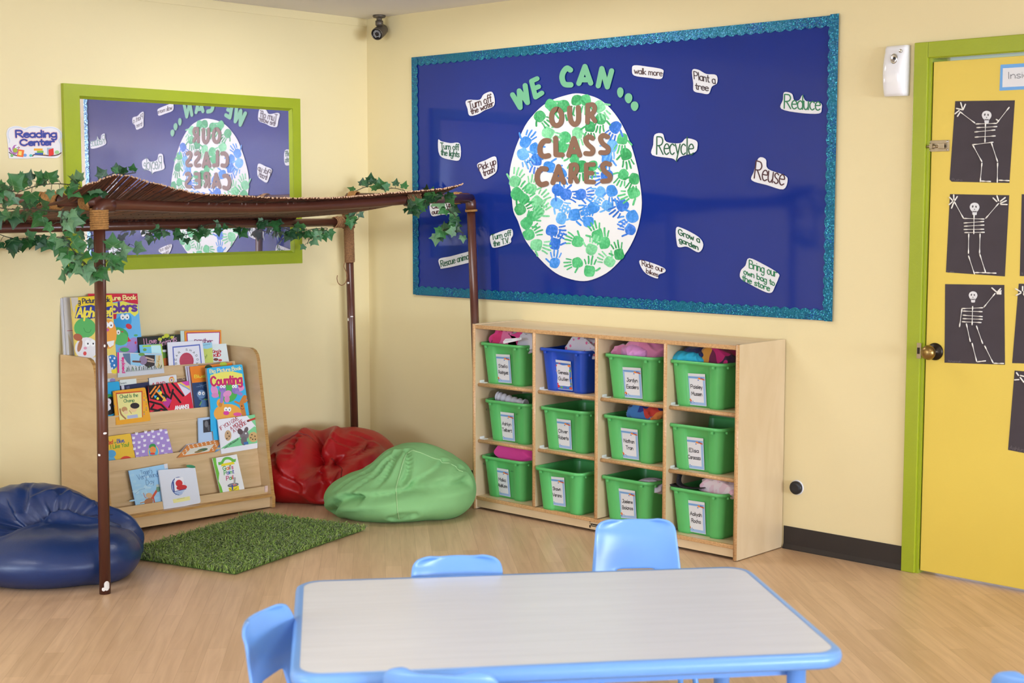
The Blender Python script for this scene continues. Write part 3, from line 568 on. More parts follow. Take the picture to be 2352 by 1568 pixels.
letter('paper_letter', [Ln((570,425),(572,305)), S((572,306),(608,302),(620,330),(604,362),(574,368)), Ln((592,370),(622,415))], 31, LB, 'brown cut-out letter R ending the top brown word', GB1, yc)
letter('paper_letter', [S((300,552),(268,555),(243,592),(245,640),(268,660),(300,655))], 36, LB, 'brown cut-out letter C starting the middle brown word', GB1, yc)
letter('paper_letter', [Ln((350,535),(352,648),(395,650))], 35, LB, 'brown cut-out letter L in the middle brown word', GB1, yc)
letter('paper_letter', [Ln((440,653),(476,536),(516,652)), Ln((455,628),(500,628))], 34, LB, 'brown cut-out letter A in the middle brown word', GB1, yc)
letter('paper_letter', [S((604,535),(580,524),(558,545),(572,578),(606,610),(598,640),(558,640))], 34, LB, 'brown cut-out letter S directly right of the A in the middle brown word', GB1, yc)
letter('paper_letter', [S((708,525),(680,515),(660,536),(676,572),(712,602),(705,632),(662,634))], 34, LB, 'brown cut-out letter S ending the middle brown word', GB1, yc)
letter('paper_letter', [S((283,748),(250,748),(224,785),(226,832),(250,856),(285,848))], 36, LB, 'brown cut-out letter C starting the lowest brown word', GB1, yc)
letter('paper_letter', [Ln((330,842),(370,730),(405,840)), Ln((345,818),(388,818))], 34, LB, 'brown cut-out letter A in the lowest brown word', GB1, yc)
letter('paper_letter', [Ln((452,835),(456,722)), S((456,722),(488,718),(499,745),(484,776),(458,782)), Ln((472,785),(498,834))], 31, LB, 'brown cut-out letter R in the lowest brown word', GB1, yc)
letter('paper_letter', [Ln((612,716),(562,718),(562,835),(612,838)), Ln((562,776),(602,776))], 31, LB, 'brown cut-out letter E in the lowest brown word', GB1, yc)
letter('paper_letter', [S((722,715),(694,708),(674,730),(690,765),(725,795),(718,826),(675,832))], 34, LB, 'brown cut-out letter S ending the lowest brown word', GB1, yc)

# ---------------------------------------------------------------- skeleton pictures on the door
BP_ = mat('black_construction_paper', (66, 58, 64), 0.75, vary=0.1, vscale=12); COT = mat('cotton_swab', (240, 236, 226), 0.7); PENC = ink((112, 106, 110))
DPL = DOORY-0.001
VD1 = (1980, 60, 2.449); VD2 = (2160, 120, 2.703); VD3 = (1980, 640, 2.118)
def poster(view, outline, swabs, skull, name, label):
    A = Art((0, DPL, 0), (0, -1, 0), view); A.sheet(outline, BP_, 0.0007)
    if name: A.text(name[0], name[1], name[2], name[3], PENC, 1.4, 1)
    xs = [q[0] for q in outline]; ys = [q[1] for q in outline]; p0 = A.p3(min(xs), max(ys))
    t = tag(empty('skeleton_picture', p0), label, 'picture', 'black paper skeleton pictures on the door')
    A.build('black_paper', t)
    for (x0, y0, x1, y1) in swabs:
        pa = A.p3(x0, y0, 0.0025); pb_ = A.p3(x1, y1, 0.0025); L = (pb_-pa).length; b = MB(); n = max(7, int(L/0.008)); pts = []; rr = []
        for i in range(n+1):
            k = i/n; s_ = k*L; e = min(s_, L-s_); pts.append(pa.lerp(pb_, k)); rr.append(0.0011+0.0016*(1 if e < .012 else max(0, 1-(e-.012)/.006)) * (0.6 if e < .002 else 1))
        b.tube(pts, rr, COT, 6); b.build('cotton_swab', t)
    if skull:
        cx, cy, r = skull; S_ = Art((0, DPL-0.0006, 0), (0, -1, 0), view)
        S_.sheet([(cx-r, cy-.1*r), (cx-.7*r, cy-.75*r), (cx, cy-r), (cx+.7*r, cy-.75*r), (cx+r, cy-.05*r), (cx+.75*r, cy+.6*r), (cx+.48*r, cy+.9*r), (cx+.42*r, cy+1.5*r), (cx, cy+1.6*r), (cx-.42*r, cy+1.5*r), (cx-.48*r, cy+.9*r), (cx-.78*r, cy+.55*r)], NOTE, 0.0006, 3)
        dk = ink((70, 66, 70)); S_.ell(cx-.38*r, cy-.2*r, .16*r, .26*r, dk, 1, 15); S_.ell(cx+.3*r, cy-.15*r, .15*r, .24*r, dk, 1, -10); S_.poly([(cx-.02*r, cy+.2*r), (cx+.12*r, cy+.5*r), (cx-.14*r, cy+.5*r)], dk)
        S_.rect(cx-.4*r, cy+.72*r, cx+.4*r, cy+1.0*r, ink((150, 146, 150)))
        for q in range(5): S_.stroke([(cx+(-.4+.2*q)*r, cy+.72*r), (cx+(-.4+.2*q)*r, cy+1.0*r)], .06*r, dk, 2, 0, 0)
        S_.stroke([(cx-.4*r, cy+.86*r), (cx+.4*r, cy+.86*r)], .06*r, dk, 2, 0, 0); S_.build('paper_skull', t)
poster(VD2, [(92,303),(462,298),(428,811),(70,803),(57,790)], [(280,437,276,560),(220,445,350,441),(120,368,215,440),(350,440,428,340),(345,415,358,425),(225,468,352,461),(212,495,340,482),(214,527,342,519),(198,574,328,558),(200,574,258,680),(258,685,247,805),(316,560,355,680),(355,685,353,810),(250,799,313,802),(362,794,428,797),(140,360,125,310),(140,358,156,320),(138,357,97,348),(118,360,88,384),(122,372,104,400)], (287,393,30), ('Pusho', (72,796), (136,800), (72,783)), 'black paper cotton-swab skeleton with a bent knee, topmost on the door under the white card')
poster(VD2, [(59,880),(427,887),(400,1391),(34,1365)], [(209,1005,207,1128),(143,1031,272,1035),(145,1060,270,1050),(147,1080,272,1072),(145,1100,270,1098),(150,1119,274,1117),(85,925,143,1030),(280,1032,362,937),(78,922,55,898),(84,918,82,882),(88,922,106,893),(78,925,52,948),(84,930,68,970),(352,928,325,902),(362,925,350,888),(370,927,404,900),(370,938,411,920),(372,944,416,945),(176,1125,174,1250),(246,1125,243,1250),(174,1262,212,1378),(244,1252,281,1368),(214,1367,283,1368),(283,1369,347,1371)], (212,963,30), ('Leo', (45,1366), (84,1368), (45,1352)), 'black paper cotton-swab skeleton with both arms raised and straight knees')
poster(VD3, [(404,26),(692,30),(695,418),(401,408)], [(538,133,535,226),(485,145,588,141),(490,157,585,160),(490,177,586,184),(490,194,586,197),(486,209,580,213),(486,145,474,235),(592,139,648,70),(655,65,630,43),(655,68,675,47),(655,70,678,58),(655,72,677,67),(655,73,677,74),(507,217,527,307),(556,228,587,316),(535,312,558,404),(596,325,638,410),(560,404,602,399),(640,411,690,412)], (540,82,21), ('Johannah', (416,404), (482,406), (416,396)), 'black paper cotton-swab skeleton waving one hand, beside the door knob')
poster(VD1, [(898,945),(1220,950),(1200,1412),(887,1405)], [(1060,1060,1058,1180),(1000,1085,1118,1087),(1000,1110,1115,1112),(1000,1140,1115,1142),(1030,1190,1020,1300),(1085,1190,1090,1300),(960,1000,1000,1083),(1118,1085,1160,1000)], (1060,1010,28), ('N', (898,1398), (905,1399), (898,1384)), 'black paper skeleton cut off by the door edge, level with the raised-arms skeleton')
poster(VD3, [(762,24),(1050,24),(1040,420),(730,410)], [(745,48,775,65),(781,35,781,60),(748,82,775,68),(785,66,806,48),(786,70,812,66),(784,72,830,140),(830,142,935,145),(835,160,930,162),(835,180,930,182),(882,135,880,225)], (882,84,22), None, 'black paper skeleton with spread fingers, second at the picture edge beside the waving one')
poster(VD3, [(742,446),(1030,470),(1010,890),(710,832)], [(750,455,762,472),(740,492,765,490),(768,478,788,505),(768,470,800,478),(790,508,835,570),(835,572,940,580),(838,590,938,598),(838,612,936,618),(886,565,882,660)], (888,515,22), ('Ashlyn', (716,828), (786,842), (719,810)), 'lowest black paper skeleton on the door')
A = Art((0, DPL, 0), (0, -1, 0), VD1); A.sheet([(779,217),(1120,196),(1114,345),(773,363)], mat('blue_card', (110, 172, 232), 0.5), 0.0008); A.poly([(792,237),(1104,217),(1100,328),(789,344)], NOTE, 1)
A.text('Inside Me', (822,296), (1080,280), (821,258), ink((70,70,78)), 3, 2); tag(A.build('title_card'), 'white title card with a bright blue edge at the top of the yellow door', 'card')
# ---------------------------------------------------------------- canopy of brown pipes
PIPE = mat('brown_painted_pipe', (86, 46, 34), 0.28, spec=0.6, vary=0.12, vscale=9); CHIP = mat('bare_white_pvc', (232, 228, 222), 0.4)
ROPE = mat('manila_rope', (176, 128, 70), 0.85, vary=0.35, vscale=140, bump=0.3, bscale=300); JUTE = mat('jute_twine', (150, 108, 70), 0.9, vary=0.4, vscale=160, bump=0.3, bscale=300)
RP = 0.0205
A0 = Vector((1.158, -2.307, 0)); A1 = Vector((1.168, -2.295, 1.415))
B0 = Vector((0.085, -0.178, 0)); B1 = Vector((0.078, -0.206, 1.455))
c_hi = on_axis(1083, 500, 1, -0.08); c_lo = on_axis(1091, 735, 1, -0.08); k = (c_hi.z)/(c_hi.z-c_lo.z)
C0 = c_hi+(c_lo-c_hi)*k; C1 = c_hi+(c_hi-c_lo)*((1.446-c_hi.z)/(c_hi.z-c_lo.z)); D0 = Vector((0.09, -2.56, 0)); D1 = Vector((0.09, -2.56, 1.44))
E1 = on_axis(942, 458, 0, 1.16)
cf = tag(empty('canopy_frame', A0), 'reading-nook canopy frame of brown-painted pipes standing in the corner before the mirror', 'canopy frame')
def pipe(name, pts, r=RP, m=PIPE):
    a = MB(); a.tube(pts, r, m, 18); return a.build(name, cf)
pa = pipe('post', [A0, A1]); pb = pipe('post', [B0, B1-Vector((0, 0, .03))]); pc = pipe('post', [C0, C1-Vector((0, 0, .04))]); pipe('post', [D0, D1])
rail_pts = [A1+Vector((0, 0.02, 0))]+[on_axis(u, v, 0, 1.16) for u, v in ((300, 471), (400, 475), (500, 477), (600, 477), (700, 474), (830, 467))]+[E1]
pipe('rail', [(p.x, p.y, p.z) for p in catmull(rail_pts, 4)])
pipe('rail', [E1, C1]); pipe('rail', [B1, C1]); LZ = 1.326
pipe('rail', [(0.08, -0.18, LZ), (0.082, -1.2, LZ-.004), (0.085, -2.56, LZ-.012)]); pipe('rail', [A1+Vector((0, 0, .012)), A1.lerp(D1, .5)+Vector((0, 0, .012)), D1])
def elbow(P, da, db, r=0.026):
    a = MB(); n = 8; pts = [P+da*0.055]; 
    for i in range(n+1):
        t = i/n; pts.append(P+da*0.03*(1-t)**2+db*0.03*t**2)
    pts.append(P+db*0.055); a.tube(pts, r, PIPE, 18); a.build('elbow', cf)
up = Vector((0, 0, 1))
elbow(A1, Vector((0, 1, 0)), -up); elbow(C1, (B1-C1).normalized(), -up); elbow(B1, (C1-B1).normalized(), -up, .025); elbow(D1, (A1-D1).normalized(), -up)
rr_ = random.Random(3)
def wrap(p, q, R, turns, m, rr=0.0045, jitter=0.002):
    p = Vector(p); q = Vector(q); ax = (q-p).normalized(); u = ax.orthogonal().normalized(); v = ax.cross(u); n = 14; pts = []
    for i in range(int(turns*n)+1):
        t = i/(turns*n); an = 2*PI*i/n; R2 = R+rr_.uniform(-jitter, jitter)*.6; pts.append(p.lerp(q, t)+(u*math.cos(an)+v*math.sin(an))*R2+ax*rr_.uniform(-jitter, jitter)*.3)
    a = MB(); a.tube(pts, rr, m, 6); return a.build('rope_wrap', cf)
dn = (A0-A1).normalized()
wrap(A1+dn*0.015, A1+dn*0.085, RP+.009, 9, ROPE); ad = (D1-A1).normalized()
wrap(A1+ad*0.03+Vector((0, 0, .012)), A1+ad*0.075+Vector((0, 0, .012)), RP+.009, 6, ROPE); wrap(A1+ad*0.19+Vector((0, 0, .012)), A1+ad*0.265+Vector((0, 0, .012)), RP+.008, 10, ROPE); wrap(A1+ad*0.275+Vector((0, 0, .012)), A1+ad*0.32+Vector((0, 0, .012)), RP+.006, 4, ROPE)
bd = (B0-B1).normalized()
wrap(B1+bd*0.155, B1+bd*0.335, RP+.0035, 38, JUTE, 0.003, .001); wrap(B1+bd*0.08, B1+bd*0.16, RP+.009, 11, JUTE, .0035, .004); wrap((0.08, -0.245, LZ), (0.08, -0.30, LZ), RP+.006, 8, JUTE, .0035, .004)
bc = (C1-B1).normalized(); wrap(B1+bc*0.02, B1+bc*0.07, RP+.006, 8, ROPE, .0035); cb = -bc
wrap(C1+cb*0.06, C1+cb*0.10, RP+.006, 6, ROPE, .004); cdn = (C0-C1).normalized(); wrap(C1+cdn*0.055, C1+cdn*0.064, RP+.006, 2, ROPE, .0035)
ed = (rail_pts[-2]-E1).normalized(); wrap(E1+ed*0.03, E1-ed*0.05, RP+.005, 10, JUTE, .003)
def loose(pts, rr, m, parent=None):
    a = MB(); a.tube([tuple(p) for p in catmull(pts, 6)], rr, m, 6); return a.build('rope_end', cf)
loose([on_axis(u, v, 0, 0.10) for u, v in ((793, 601), (790, 612), (797, 630), (794, 648), (785, 655), (777, 650), (774, 640), (775, 632))], .0024, JUTE)
loose([on_axis(u, v, 0, 0.10) for u, v in ((792, 505), (778, 512), (770, 522), (758, 530), (748, 534))], .0024, JUTE)
# chips of white plastic showing through the paint
def chip(P0, P1, pxs):
    ax = (P1-P0).normalized()
    for (u, v, hw, hh) in pxs:
        vd = (CAM-(P0+P1)*.5); vd.z = 0; vd = (vd-ax*vd.dot(ax)).normalized(); side = ax.cross(vd); c = on_plane(u, v, P0, vd); rel = c-P0; h = rel.dot(ax); s0 = rel.dot(side); a = MB(); V = []; n = 5
        for i in range(n+1):
            for j in range(4):
                s_ = max(-.98, min(.98, (s0+hw*(i/n*2-1))/RP)); e = (1-(i/n*2-1)**2*.75)**.5; an = math.asin(s_)
                V.append(P0+ax*(h+hh*e*(j/3*2-1))+(side*math.sin(an)+vd*math.cos(an))*(RP+.0006))
        F = [(i*4+j, i*4+4+j, i*4+5+j, i*4+1+j) for i in range(n) for j in range(3)]
        a.add(V, F, CHIP, True); a.build('paint_chip', cf)
chip(A0, A1, [(245,1342,.009,.018), (238,1350,.006,.007), (241,993,.006,.004), (228,1043,.004,.004), (240,793,.003,.005)])
chip(B0, B1, [(800,649,.005,.005), (808,726,.007,.003), (800,733,.003,.008)])

# ---------------------------------------------------------------- reed mat lying over the rails
REED = [mat('reed_brown', (96, 54, 36), 0.65, vary=0.3, vscale=30), mat('reed_dark_brown', (74, 40, 28), 0.65, vary=0.3, vscale=30), mat('reed_rust_brown', (118, 66, 42), 0.6, vary=0.3, vscale=30)]
REEDEND = mat('pale_cut_reed_end', (196, 160, 128), 0.8); THREAD = mat('dark_stitching', (34, 24, 22), 0.9)
EDGE = [(196,424),(222,417),(240,409),(262,402),(290,404),(312,409),(330,416),(348,420),(375,426),(400,433),(425,439),(448,444),(480,447),(520,448),(570,451),(620,454),(670,455),(720,455),(770,454),(810,451),(860,447),(900,443),(940,440),(980,437),(1020,433),(1045,428),(1062,422)]
EP = [on_axis(u, v, 0, 1.245) for u, v in EDGE]
def edge_at(y):
    for i in range(len(EP)-1):
        if EP[i].y <= y <= EP[i+1].y: return EP[i].lerp(EP[i+1], (y-EP[i].y)/(EP[i+1].y-EP[i].y)).z
    return EP[0].z if y < EP[0].y else EP[-1].z
rl = catmull(rail_pts, 4)
def rail_z(y):
    best = min(rl, key=lambda p: abs(p.y-y)); return best.z
a = MB(); y = EP[0].y; i = 0; rnd = random.Random(11); paths = []
while y < EP[-1].y:
    d = rnd.uniform(.0052, .0072); zN = edge_at(y)+rnd.uniform(-.0015, .0015); xN = 1.245+rnd.uniform(-.006, .012); zR = rail_z(y)+RP+.004; zF = LZ+RP+.006
    P = []
    for q in range(9):
        x = xN+(0.08-xN)*q/7 if q < 8 else .047
        if x >= 1.155: t = (x-1.155)/(xN-1.155); z = zR+(zN-zR)*t*t*.6+(zN-zR)*t*.4
        elif q < 8: t = (1.155-x)/1.075; z = zR+(zF-zR)*t-.014*math.sin(PI*t)+.004*math.sin(y*9+t*5)*math.sin(PI*t)
        else: z = LZ-.004
        P.append(Vector((x, y+rnd.uniform(-.0008, .0008), z)))
    mt = rnd.choice(REED); a.tube(P, d/2, mt, 5, caps=False)
    e = P[0]; dd = (P[0]-P[1]).normalized(); a.tube([e, e+dd*.003], d/2, REEDEND, 5)
    paths.append(P); y += d*0.98
for q in (0, 1, 3, 5, 7):
    pts = [(P[q].lerp(P[q+1], .35))+Vector((0, 0, -.0036 if i % 2 else .0036)) for i, P in enumerate(paths)]; a.tube([p for k, p in enumerate(pts) if k % 3 == 0], .0012, THREAD, 4, caps=False)
rm = tag(a.build('reed_mat'), 'dark brown reed mat roof lying across the canopy pipes with a wavy front edge', 'mat')

# ---------------------------------------------------------------- ivy garlands
LEAF = [mat('ivy_leaf', (44, 104, 48), 0.45, vary=0.25, vscale=30), mat('ivy_leaf_dark', (28, 76, 38), 0.45, vary=0.25, vscale=30), mat('ivy_leaf_pale', (92, 134, 92), 0.5, vary=0.2, vscale=30)]
STEM = mat('ivy_stem', (58, 62, 44), 0.7); VEIN = ink((112, 146, 96)); VEIND = ink((38, 60, 40))
LEAFO = [(0,.04),(.2,-.1),(.48,-.06),(.46,.18),(.68,.42),(.42,.45),(.25,.62),(0,1.05),(-.25,.62),(-.42,.45),(-.68,.42),(-.46,.18),(-.48,-.06),(-.2,-.1)]
def leaf(mb, base, tipdir, normal, size, mt, rnd, dark):
    t = tipdir.normalized(); nrm = (normal-t*normal.dot(t)).normalized(); s = t.cross(nrm); cup = rnd.uniform(-.12, .16)
    def Pt(x, y, lift=0): return base+s*x*size+t*y*size+nrm*((abs(x)*cup-(y-.35)**2*.25+lift)*size)
    V = [Pt(0, .34)]+[Pt(x*rnd.uniform(.94, 1.06), y) for x, y in LEAFO]; n = len(LEAFO)
    mb.add(V, [(0, 1+i, 1+(i+1) % n) for i in range(n)], mt, False)
    vm = VEIND if dark else VEIN
    for (x, y) in ((0, .9), (.52, .4), (-.52, .4), (.36, .02), (-.36, .02)):
        L = math.hypot(x, y-.05); ox, oy = -(y-.05)/L*.012, x/L*.012
        mb.add([Pt(ox, .05+oy, .012), Pt(-ox, .05-oy, .012), Pt(x-ox*.3, y-oy*.3, .012), Pt(x+ox*.3, y+oy*.3, .012)], [(0, 1, 2, 3)], vm)
def strand(pxs, plane, label, nleaf, lsize, spread, droop=0.5, seed=1, mats=(0, 0, 1, 2), twigs=0):
    """plane: (axis, value) the strand hangs in"""
    rnd = random.Random(seed); pts = [on_axis(u, v, plane[0], plane[1]+rnd.uniform(-.012, .012)) for u, v in pxs]; path = catmull(pts, 8)
    t = tag(empty('ivy_garland', path[0]), label, 'ivy garland', 'artificial ivy garlands on the canopy')
    st = MB(); st.tube(path, .0019, STEM, 5); fo = MB(); tow = (CAM-path[len(path)//2]).normalized()
    nleaf = int(nleaf*1.3)
    for i in range(nleaf):
        p = path[min(len(path)-1, int((i+rnd.random()*.8)/nleaf*len(path)))]
        side = VR*rnd.uniform(-1, 1)+VU*rnd.uniform(-1-droop, 1-droop)+tow*rnd.uniform(-.2, .5); side.normalize(); q = p+side*rnd.uniform(.2, 1)*spread
        st.tube([p, p.lerp(q, .5)+Vector((0, 0, .004)), q], .0011, STEM, 4)
        nr = (tow+VR*rnd.uniform(-.7, .7)+VU*rnd.uniform(-.3, .8)); k = rnd.choice(mats)
        leaf(fo, q, (side+VU*rnd.uniform(-.5, .1)), nr, lsize*rnd.uniform(.7, 1.3), LEAF[k], rnd, k == 2)
    st.build('stem', t); fo.build('foliage', t); return t
strand([(-40,440),(0,432),(40,440),(80,428),(120,422),(160,424),(200,432),(240,424)], (0, 1.14), 'thick ivy garland wound along the roped pipe at the upper left', 26, .047, .035, .1, 2, (0, 1, 0, 2))
strand([(-30,470),(20,480),(70,478),(110,484),(150,486),(185,492)], (0, 1.13), 'ivy garland hanging beneath the roped pipe left of the front post', 15, .045, .04, .5, 3, (0, 1, 1))
strand([(145,480),(140,510),(152,550),(168,575),(185,597),(208,612),(232,612),(255,590),(265,580)], (0, 1.215), 'long ivy trailing down and around the front canopy post', 26, .046, .034, .3, 4, (0, 2, 2, 0))
strand([(165,600),(160,615),(153,632)], (0, 1.2), 'small ivy sprig dangling left of the front post below the mirror frame', 4, .034, .012, .8, 15, (0, 2))
strand([(-20,530),(20,545),(55,548),(90,540),(130,545),(165,545)], (0, .13), 'ivy garland hanging under the low back pipe by the wall sign', 13, .05, .03, .5, 5, (1, 0, 1))
strand([(200,545),(225,540),(255,560),(280,575),(298,560)], (0, .14), 'ivy sprig hanging under the low back pipe just right of the front post', 6, .045, .03, .5, 6, (1, 2))
strand([(345,535),(375,525),(400,530),(430,538),(455,525),(480,515),(520,512),(550,525)], (0, .13), 'ivy garland hanging in front of the mirror in the middle of the low pipe', 16, .04, .026, .5, 7, (1, 0, 2))
strand([(590,510),(620,505),(645,520),(670,530),(690,535)], (0, .13), 'dark ivy garland over the lower right corner of the mirror glass', 11, .042, .026, .3, 8, (1, 1, 0))
strand([(685,520),(705,528),(725,525),(752,525),(715,545),(706,560)], (0, .12), 'ivy garland beside the wound twine right of the mirror frame', 11, .042, .022, .4, 9, (0, 2))
strand([(815,440),(838,430),(860,428),(880,435),(905,432),(930,438)], (1, -.16), 'ivy garland on top of the back pipe in the corner', 9, .05, .022, -.5, 10, (0, 1))
strand([(800,500),(815,492),(822,480),(815,505)], (0, .14), 'little ivy sprig tucked behind the wound twine of the corner post', 4, .05, .02, .3, 11, (1, 0))
strand([(930,470),(950,480),(965,470),(985,455),(1005,445),(1025,440)], (0, 1.18), 'dense dark ivy on the roped joint before the left border of the blue board', 15, .042, .022, .2, 12, (0, 1, 1))
strand([(1020,455),(1030,480),(1045,495),(1040,515),(1025,525),(1005,535),(1035,528),(1065,535)], (1, -.1), 'ivy trailing beside the elbow of the post at the board', 13, .05, .025, .4, 13, (0, 1, 2))
strand([(236,410),(262,398),(285,400),(312,396)], (0, 1.0), 'thin ivy peeping over the reed mat before the mirror', 4, .035, .012, -.9, 14, (1, 0))
# ---------------------------------------------------------------- book display stand
def wood_material(name, rgb, dark, stretch, scale=3.0, rough=0.38):
    m = bpy.data.materials.new(name); m.use_nodes = True; nt = m.node_tree; b = nt.nodes['Principled BSDF']; tc = nt.nodes.new('ShaderNodeTexCoord'); mp = nt.nodes.new('ShaderNodeMapping'); mp.inputs['Scale'].default_value = stretch
    nt.links.new(tc.outputs['Object'], mp.inputs[0]); n = nt.nodes.new('ShaderNodeTexNoise'); n.inputs['Scale'].default_value = scale; n.inputs['Detail'].default_value = 6; n.inputs['Distortion'].default_value = 0.8; nt.links.new(mp.outputs[0], n.inputs['Vector'])
    r = nt.nodes.new('ShaderNodeValToRGB'); r.color_ramp.elements[0].position = 0.32; r.color_ramp.elements[0].color = (*lin(dark), 1); r.color_ramp.elements[1].position = 0.68; r.color_ramp.elements[1].color = (*lin(rgb), 1)
    nt.links.new(n.outputs[0], r.inputs[0]); nt.links.new(r.outputs[0], b.inputs['Base Color']); b.inputs['Roughness'].default_value = rough; b.inputs['Coat Weight'].default_value = 0.15; b.inputs['Coat Roughness'].default_value = 0.2; return m
BIRCH = wood_material('birch_plywood', (216, 186, 140), (202, 168, 122), (1.5, 2, 6)); BIRCHH = wood_material('birch_plywood_long_grain', (218, 188, 144), (204, 172, 126), (3, 1, 9))
PLY = wood_material('plywood_edge', (206, 164, 98), (168, 118, 62), (2, 2, 60), 4)
FY, BY = -1.832, -0.956; TILT = -0.022
bs = tag(empty('book_display_stand', (0.2, BY, 0)), 'slanted birch plywood book display stand with four tiers against the left wall', 'book stand'); bs.rotation_euler = (TILT, 0, 0)
TM = Matrix.Translation((0.2, BY, 0)) @ Matrix.Rotation(TILT, 4, 'X') @ Matrix.Translation((-0.2, -BY, 0))
def tilt(a): a.v = [TM @ p for p in a.v]; return a
PROF = [(0.02, 0.004), (0.413, 0.004), (0.413, 0.05), (0.405, 0.075)]
top = [(0.295, 0.69), (0.285, 0.715), (0.265, 0.734), (0.24, 0.742)]
for y0 in (FY, BY-0.018):
    a = MB(); P = PROF+top+[(0.02, 0.742)]; n = len(P)
    a.add([(x, y0, z) for x, z in P]+[(x, y0+.018, z) for x, z in P], [tuple(range(n))[::-1], tuple(range(n, 2*n))], BIRCH)
    for i in range(n): j = (i+1) % n; b = len(a.v); a.add([(P[i][0], y0, P[i][1]), (P[j][0], y0, P[j][1]), (P[j][0], y0+.018, P[j][1]), (P[i][0], y0+.018, P[i][1])], [(0, 1, 2, 3)], PLY if i in (1, 2, 3, 4, 5, 6) else BIRCH)
    tilt(a).build('side_panel', bs)
Y0, Y1 = FY+.018, BY-.018
def slab(name, p, q, th, m=BIRCHH, edge=None):
    """board between (x,z) points p and q (front faces), th thick towards the back"""
    a = MB(); d = Vector((q[0]-p[0], 0, q[1]-p[1])).normalized(); nb = Vector((-d.z, 0, d.x)); nb = nb if nb.x < 0 else -nb
    c = [Vector((p[0], 0, p[1])), Vector((q[0], 0, q[1])), Vector((q[0], 0, q[1]))+nb*th, Vector((p[0], 0, p[1]))+nb*th]
    a.prism([v+Vector((0, Y0, 0)) for v in c], (0, Y1-Y0, 0), m); tilt(a).build(name, bs)
slab('kick_panel', (0.395, 0.005), (0.395, 0.055), .018)
def hboard(x0, x1, z0, z1, m): a = MB(); a.box((x0, Y0, z0), (x1, Y1, z1), m); tilt(a).build('ledge', bs)
hboard(0.30, 0.411, 0.055, 0.067, PLY); slab('lip', (0.376, 0.067), (0.372, 0.101), .009)
slab('back_panel', (0.335, 0.067), (0.293, 0.296), .009); hboard(0.235, 0.305, 0.238, 0.247, BIRCHH)
slab('back_panel', (0.262, 0.247), (0.223, 0.479), .009); hboard(0.165, 0.238, 0.42, 0.429, BIRCHH)
slab('back_panel', (0.185, 0.429), (0.120, 0.671), .009); hboard(0.05, 0.142, 0.61, 0.619, BIRCHH)
slab('back_panel', (0.075, 0.619), (0.032, 0.742), .009); 
a = MB(); tp = on_axis(617, 1122, 0, 0.377); a.box((0.3745, tp.y-.022, tp.z-.013), (0.3785, tp.y+.006, tp.z+.016), mat('torn_tape', (226, 200, 190), 0.4, vary=0.2, vscale=60)); a.build('torn_tape', bs)

# ---------------------------------------------------------------- books, each a cover (with its printing) and a block of pages
PAGES = mat('book_pages', (226, 222, 214), 0.8, vary=0.1, vscale=60, stretch=(1, 1, 30))
TIER = {1: ((0.366, 0.101), (-.042, .231)), 2: ((0.284, 0.296), (-.039, .229)), 3: ((0.214, 0.479), (-.06, .231)), 4: ((0.111, 0.671), (-.05, .3))}
K1 = (120, 660, 5.6); K2 = (200, 820, 5.88); K3 = (230, 930, 5.7366)
def book(tier, back, view, TL, TR, BR, BL, hid, base, label, draw=None, th=0.006, round_=0.0, group=None, lean=None, edge=None):
    """TL..BL: visible corners of the cover in the zoomed crop; back: how far behind the tier's front line (m); hid: part hidden in the pocket (m)"""
    (x, z), d = TIER[tier]; d = Vector((d[0] if lean is None else lean, 0, d[1])).normalized(); n = Vector((d.z, 0, -d.x)); P0 = Vector((x, 0, z))-n*back
    A = Art(P0, n, view, 0.00025)
    p = {k: A.p3(*q) for k, q in (('TL', TL), ('TR', TR), ('BR', BR), ('BL', BL))}
    bl = p['BL']-(p['TL']-p['BL']).normalized()*hid; br = p['BR']-(p['TR']-p['BR']).normalized()*hid
    out = [p['TL'], p['TR'], br, bl]
    def rounded(c, r, k=5):
        if r <= 0: return c
        o = []
        for i in range(4):
            q = c[i]; u = (c[i-1]-q); v = (c[(i+1) % 4]-q); a1 = q+u.normalized()*r; a2 = q+v.normalized()*r
            for s in range(k+1): t = s/k; o.append(a1*(1-t)**2+q*2*t*(1-t)+a2*t*t)
        return o
    ro = rounded(out, round_); t = tag(empty('book', (bl+br)/2-A.n*th/2), label, 'book', group or GBOOK[tier])
    cm = ink(base); em = ink(edge) if edge else cm
    A.mb.prism(ro, -A.n*0.0009, cm); A.mb.prism([q-A.n*(th-.0009) for q in ro], -A.n*0.0009, cm)
    A.mb.prism([p['TL'], bl, bl+(br-bl).normalized()*.0009, p['TL']+(p['TR']-p['TL']).normalized()*.0009], -A.n*th, em)
    if draw: draw(A)
    A.build('cover', t)
    q = MB(); ins = .002; c = (out[0]+out[1]+out[2]+out[3])/4
    q.prism([v+(c-v).normalized()*ins-A.n*.001 for v in ro], -A.n*(th-.002), PAGES); q.build('page_block', t); return t
GBOOK = {1: 'books on the lowest tier', 2: 'books on the second tier', 3: 'books on the third tier', 4: 'books on the top tier'}
I = ink
def eyes(A, x, y, r, ly=4, gap=1.9):
    for s in (0, 1):
        A.ell(x+s*r*gap, y, r, r*1.25, I((246, 246, 244)), ly); A.ell(x+s*r*gap+r*.1, y+r*.2, r*.28, r*.34, I((40, 40, 50)), ly+1)
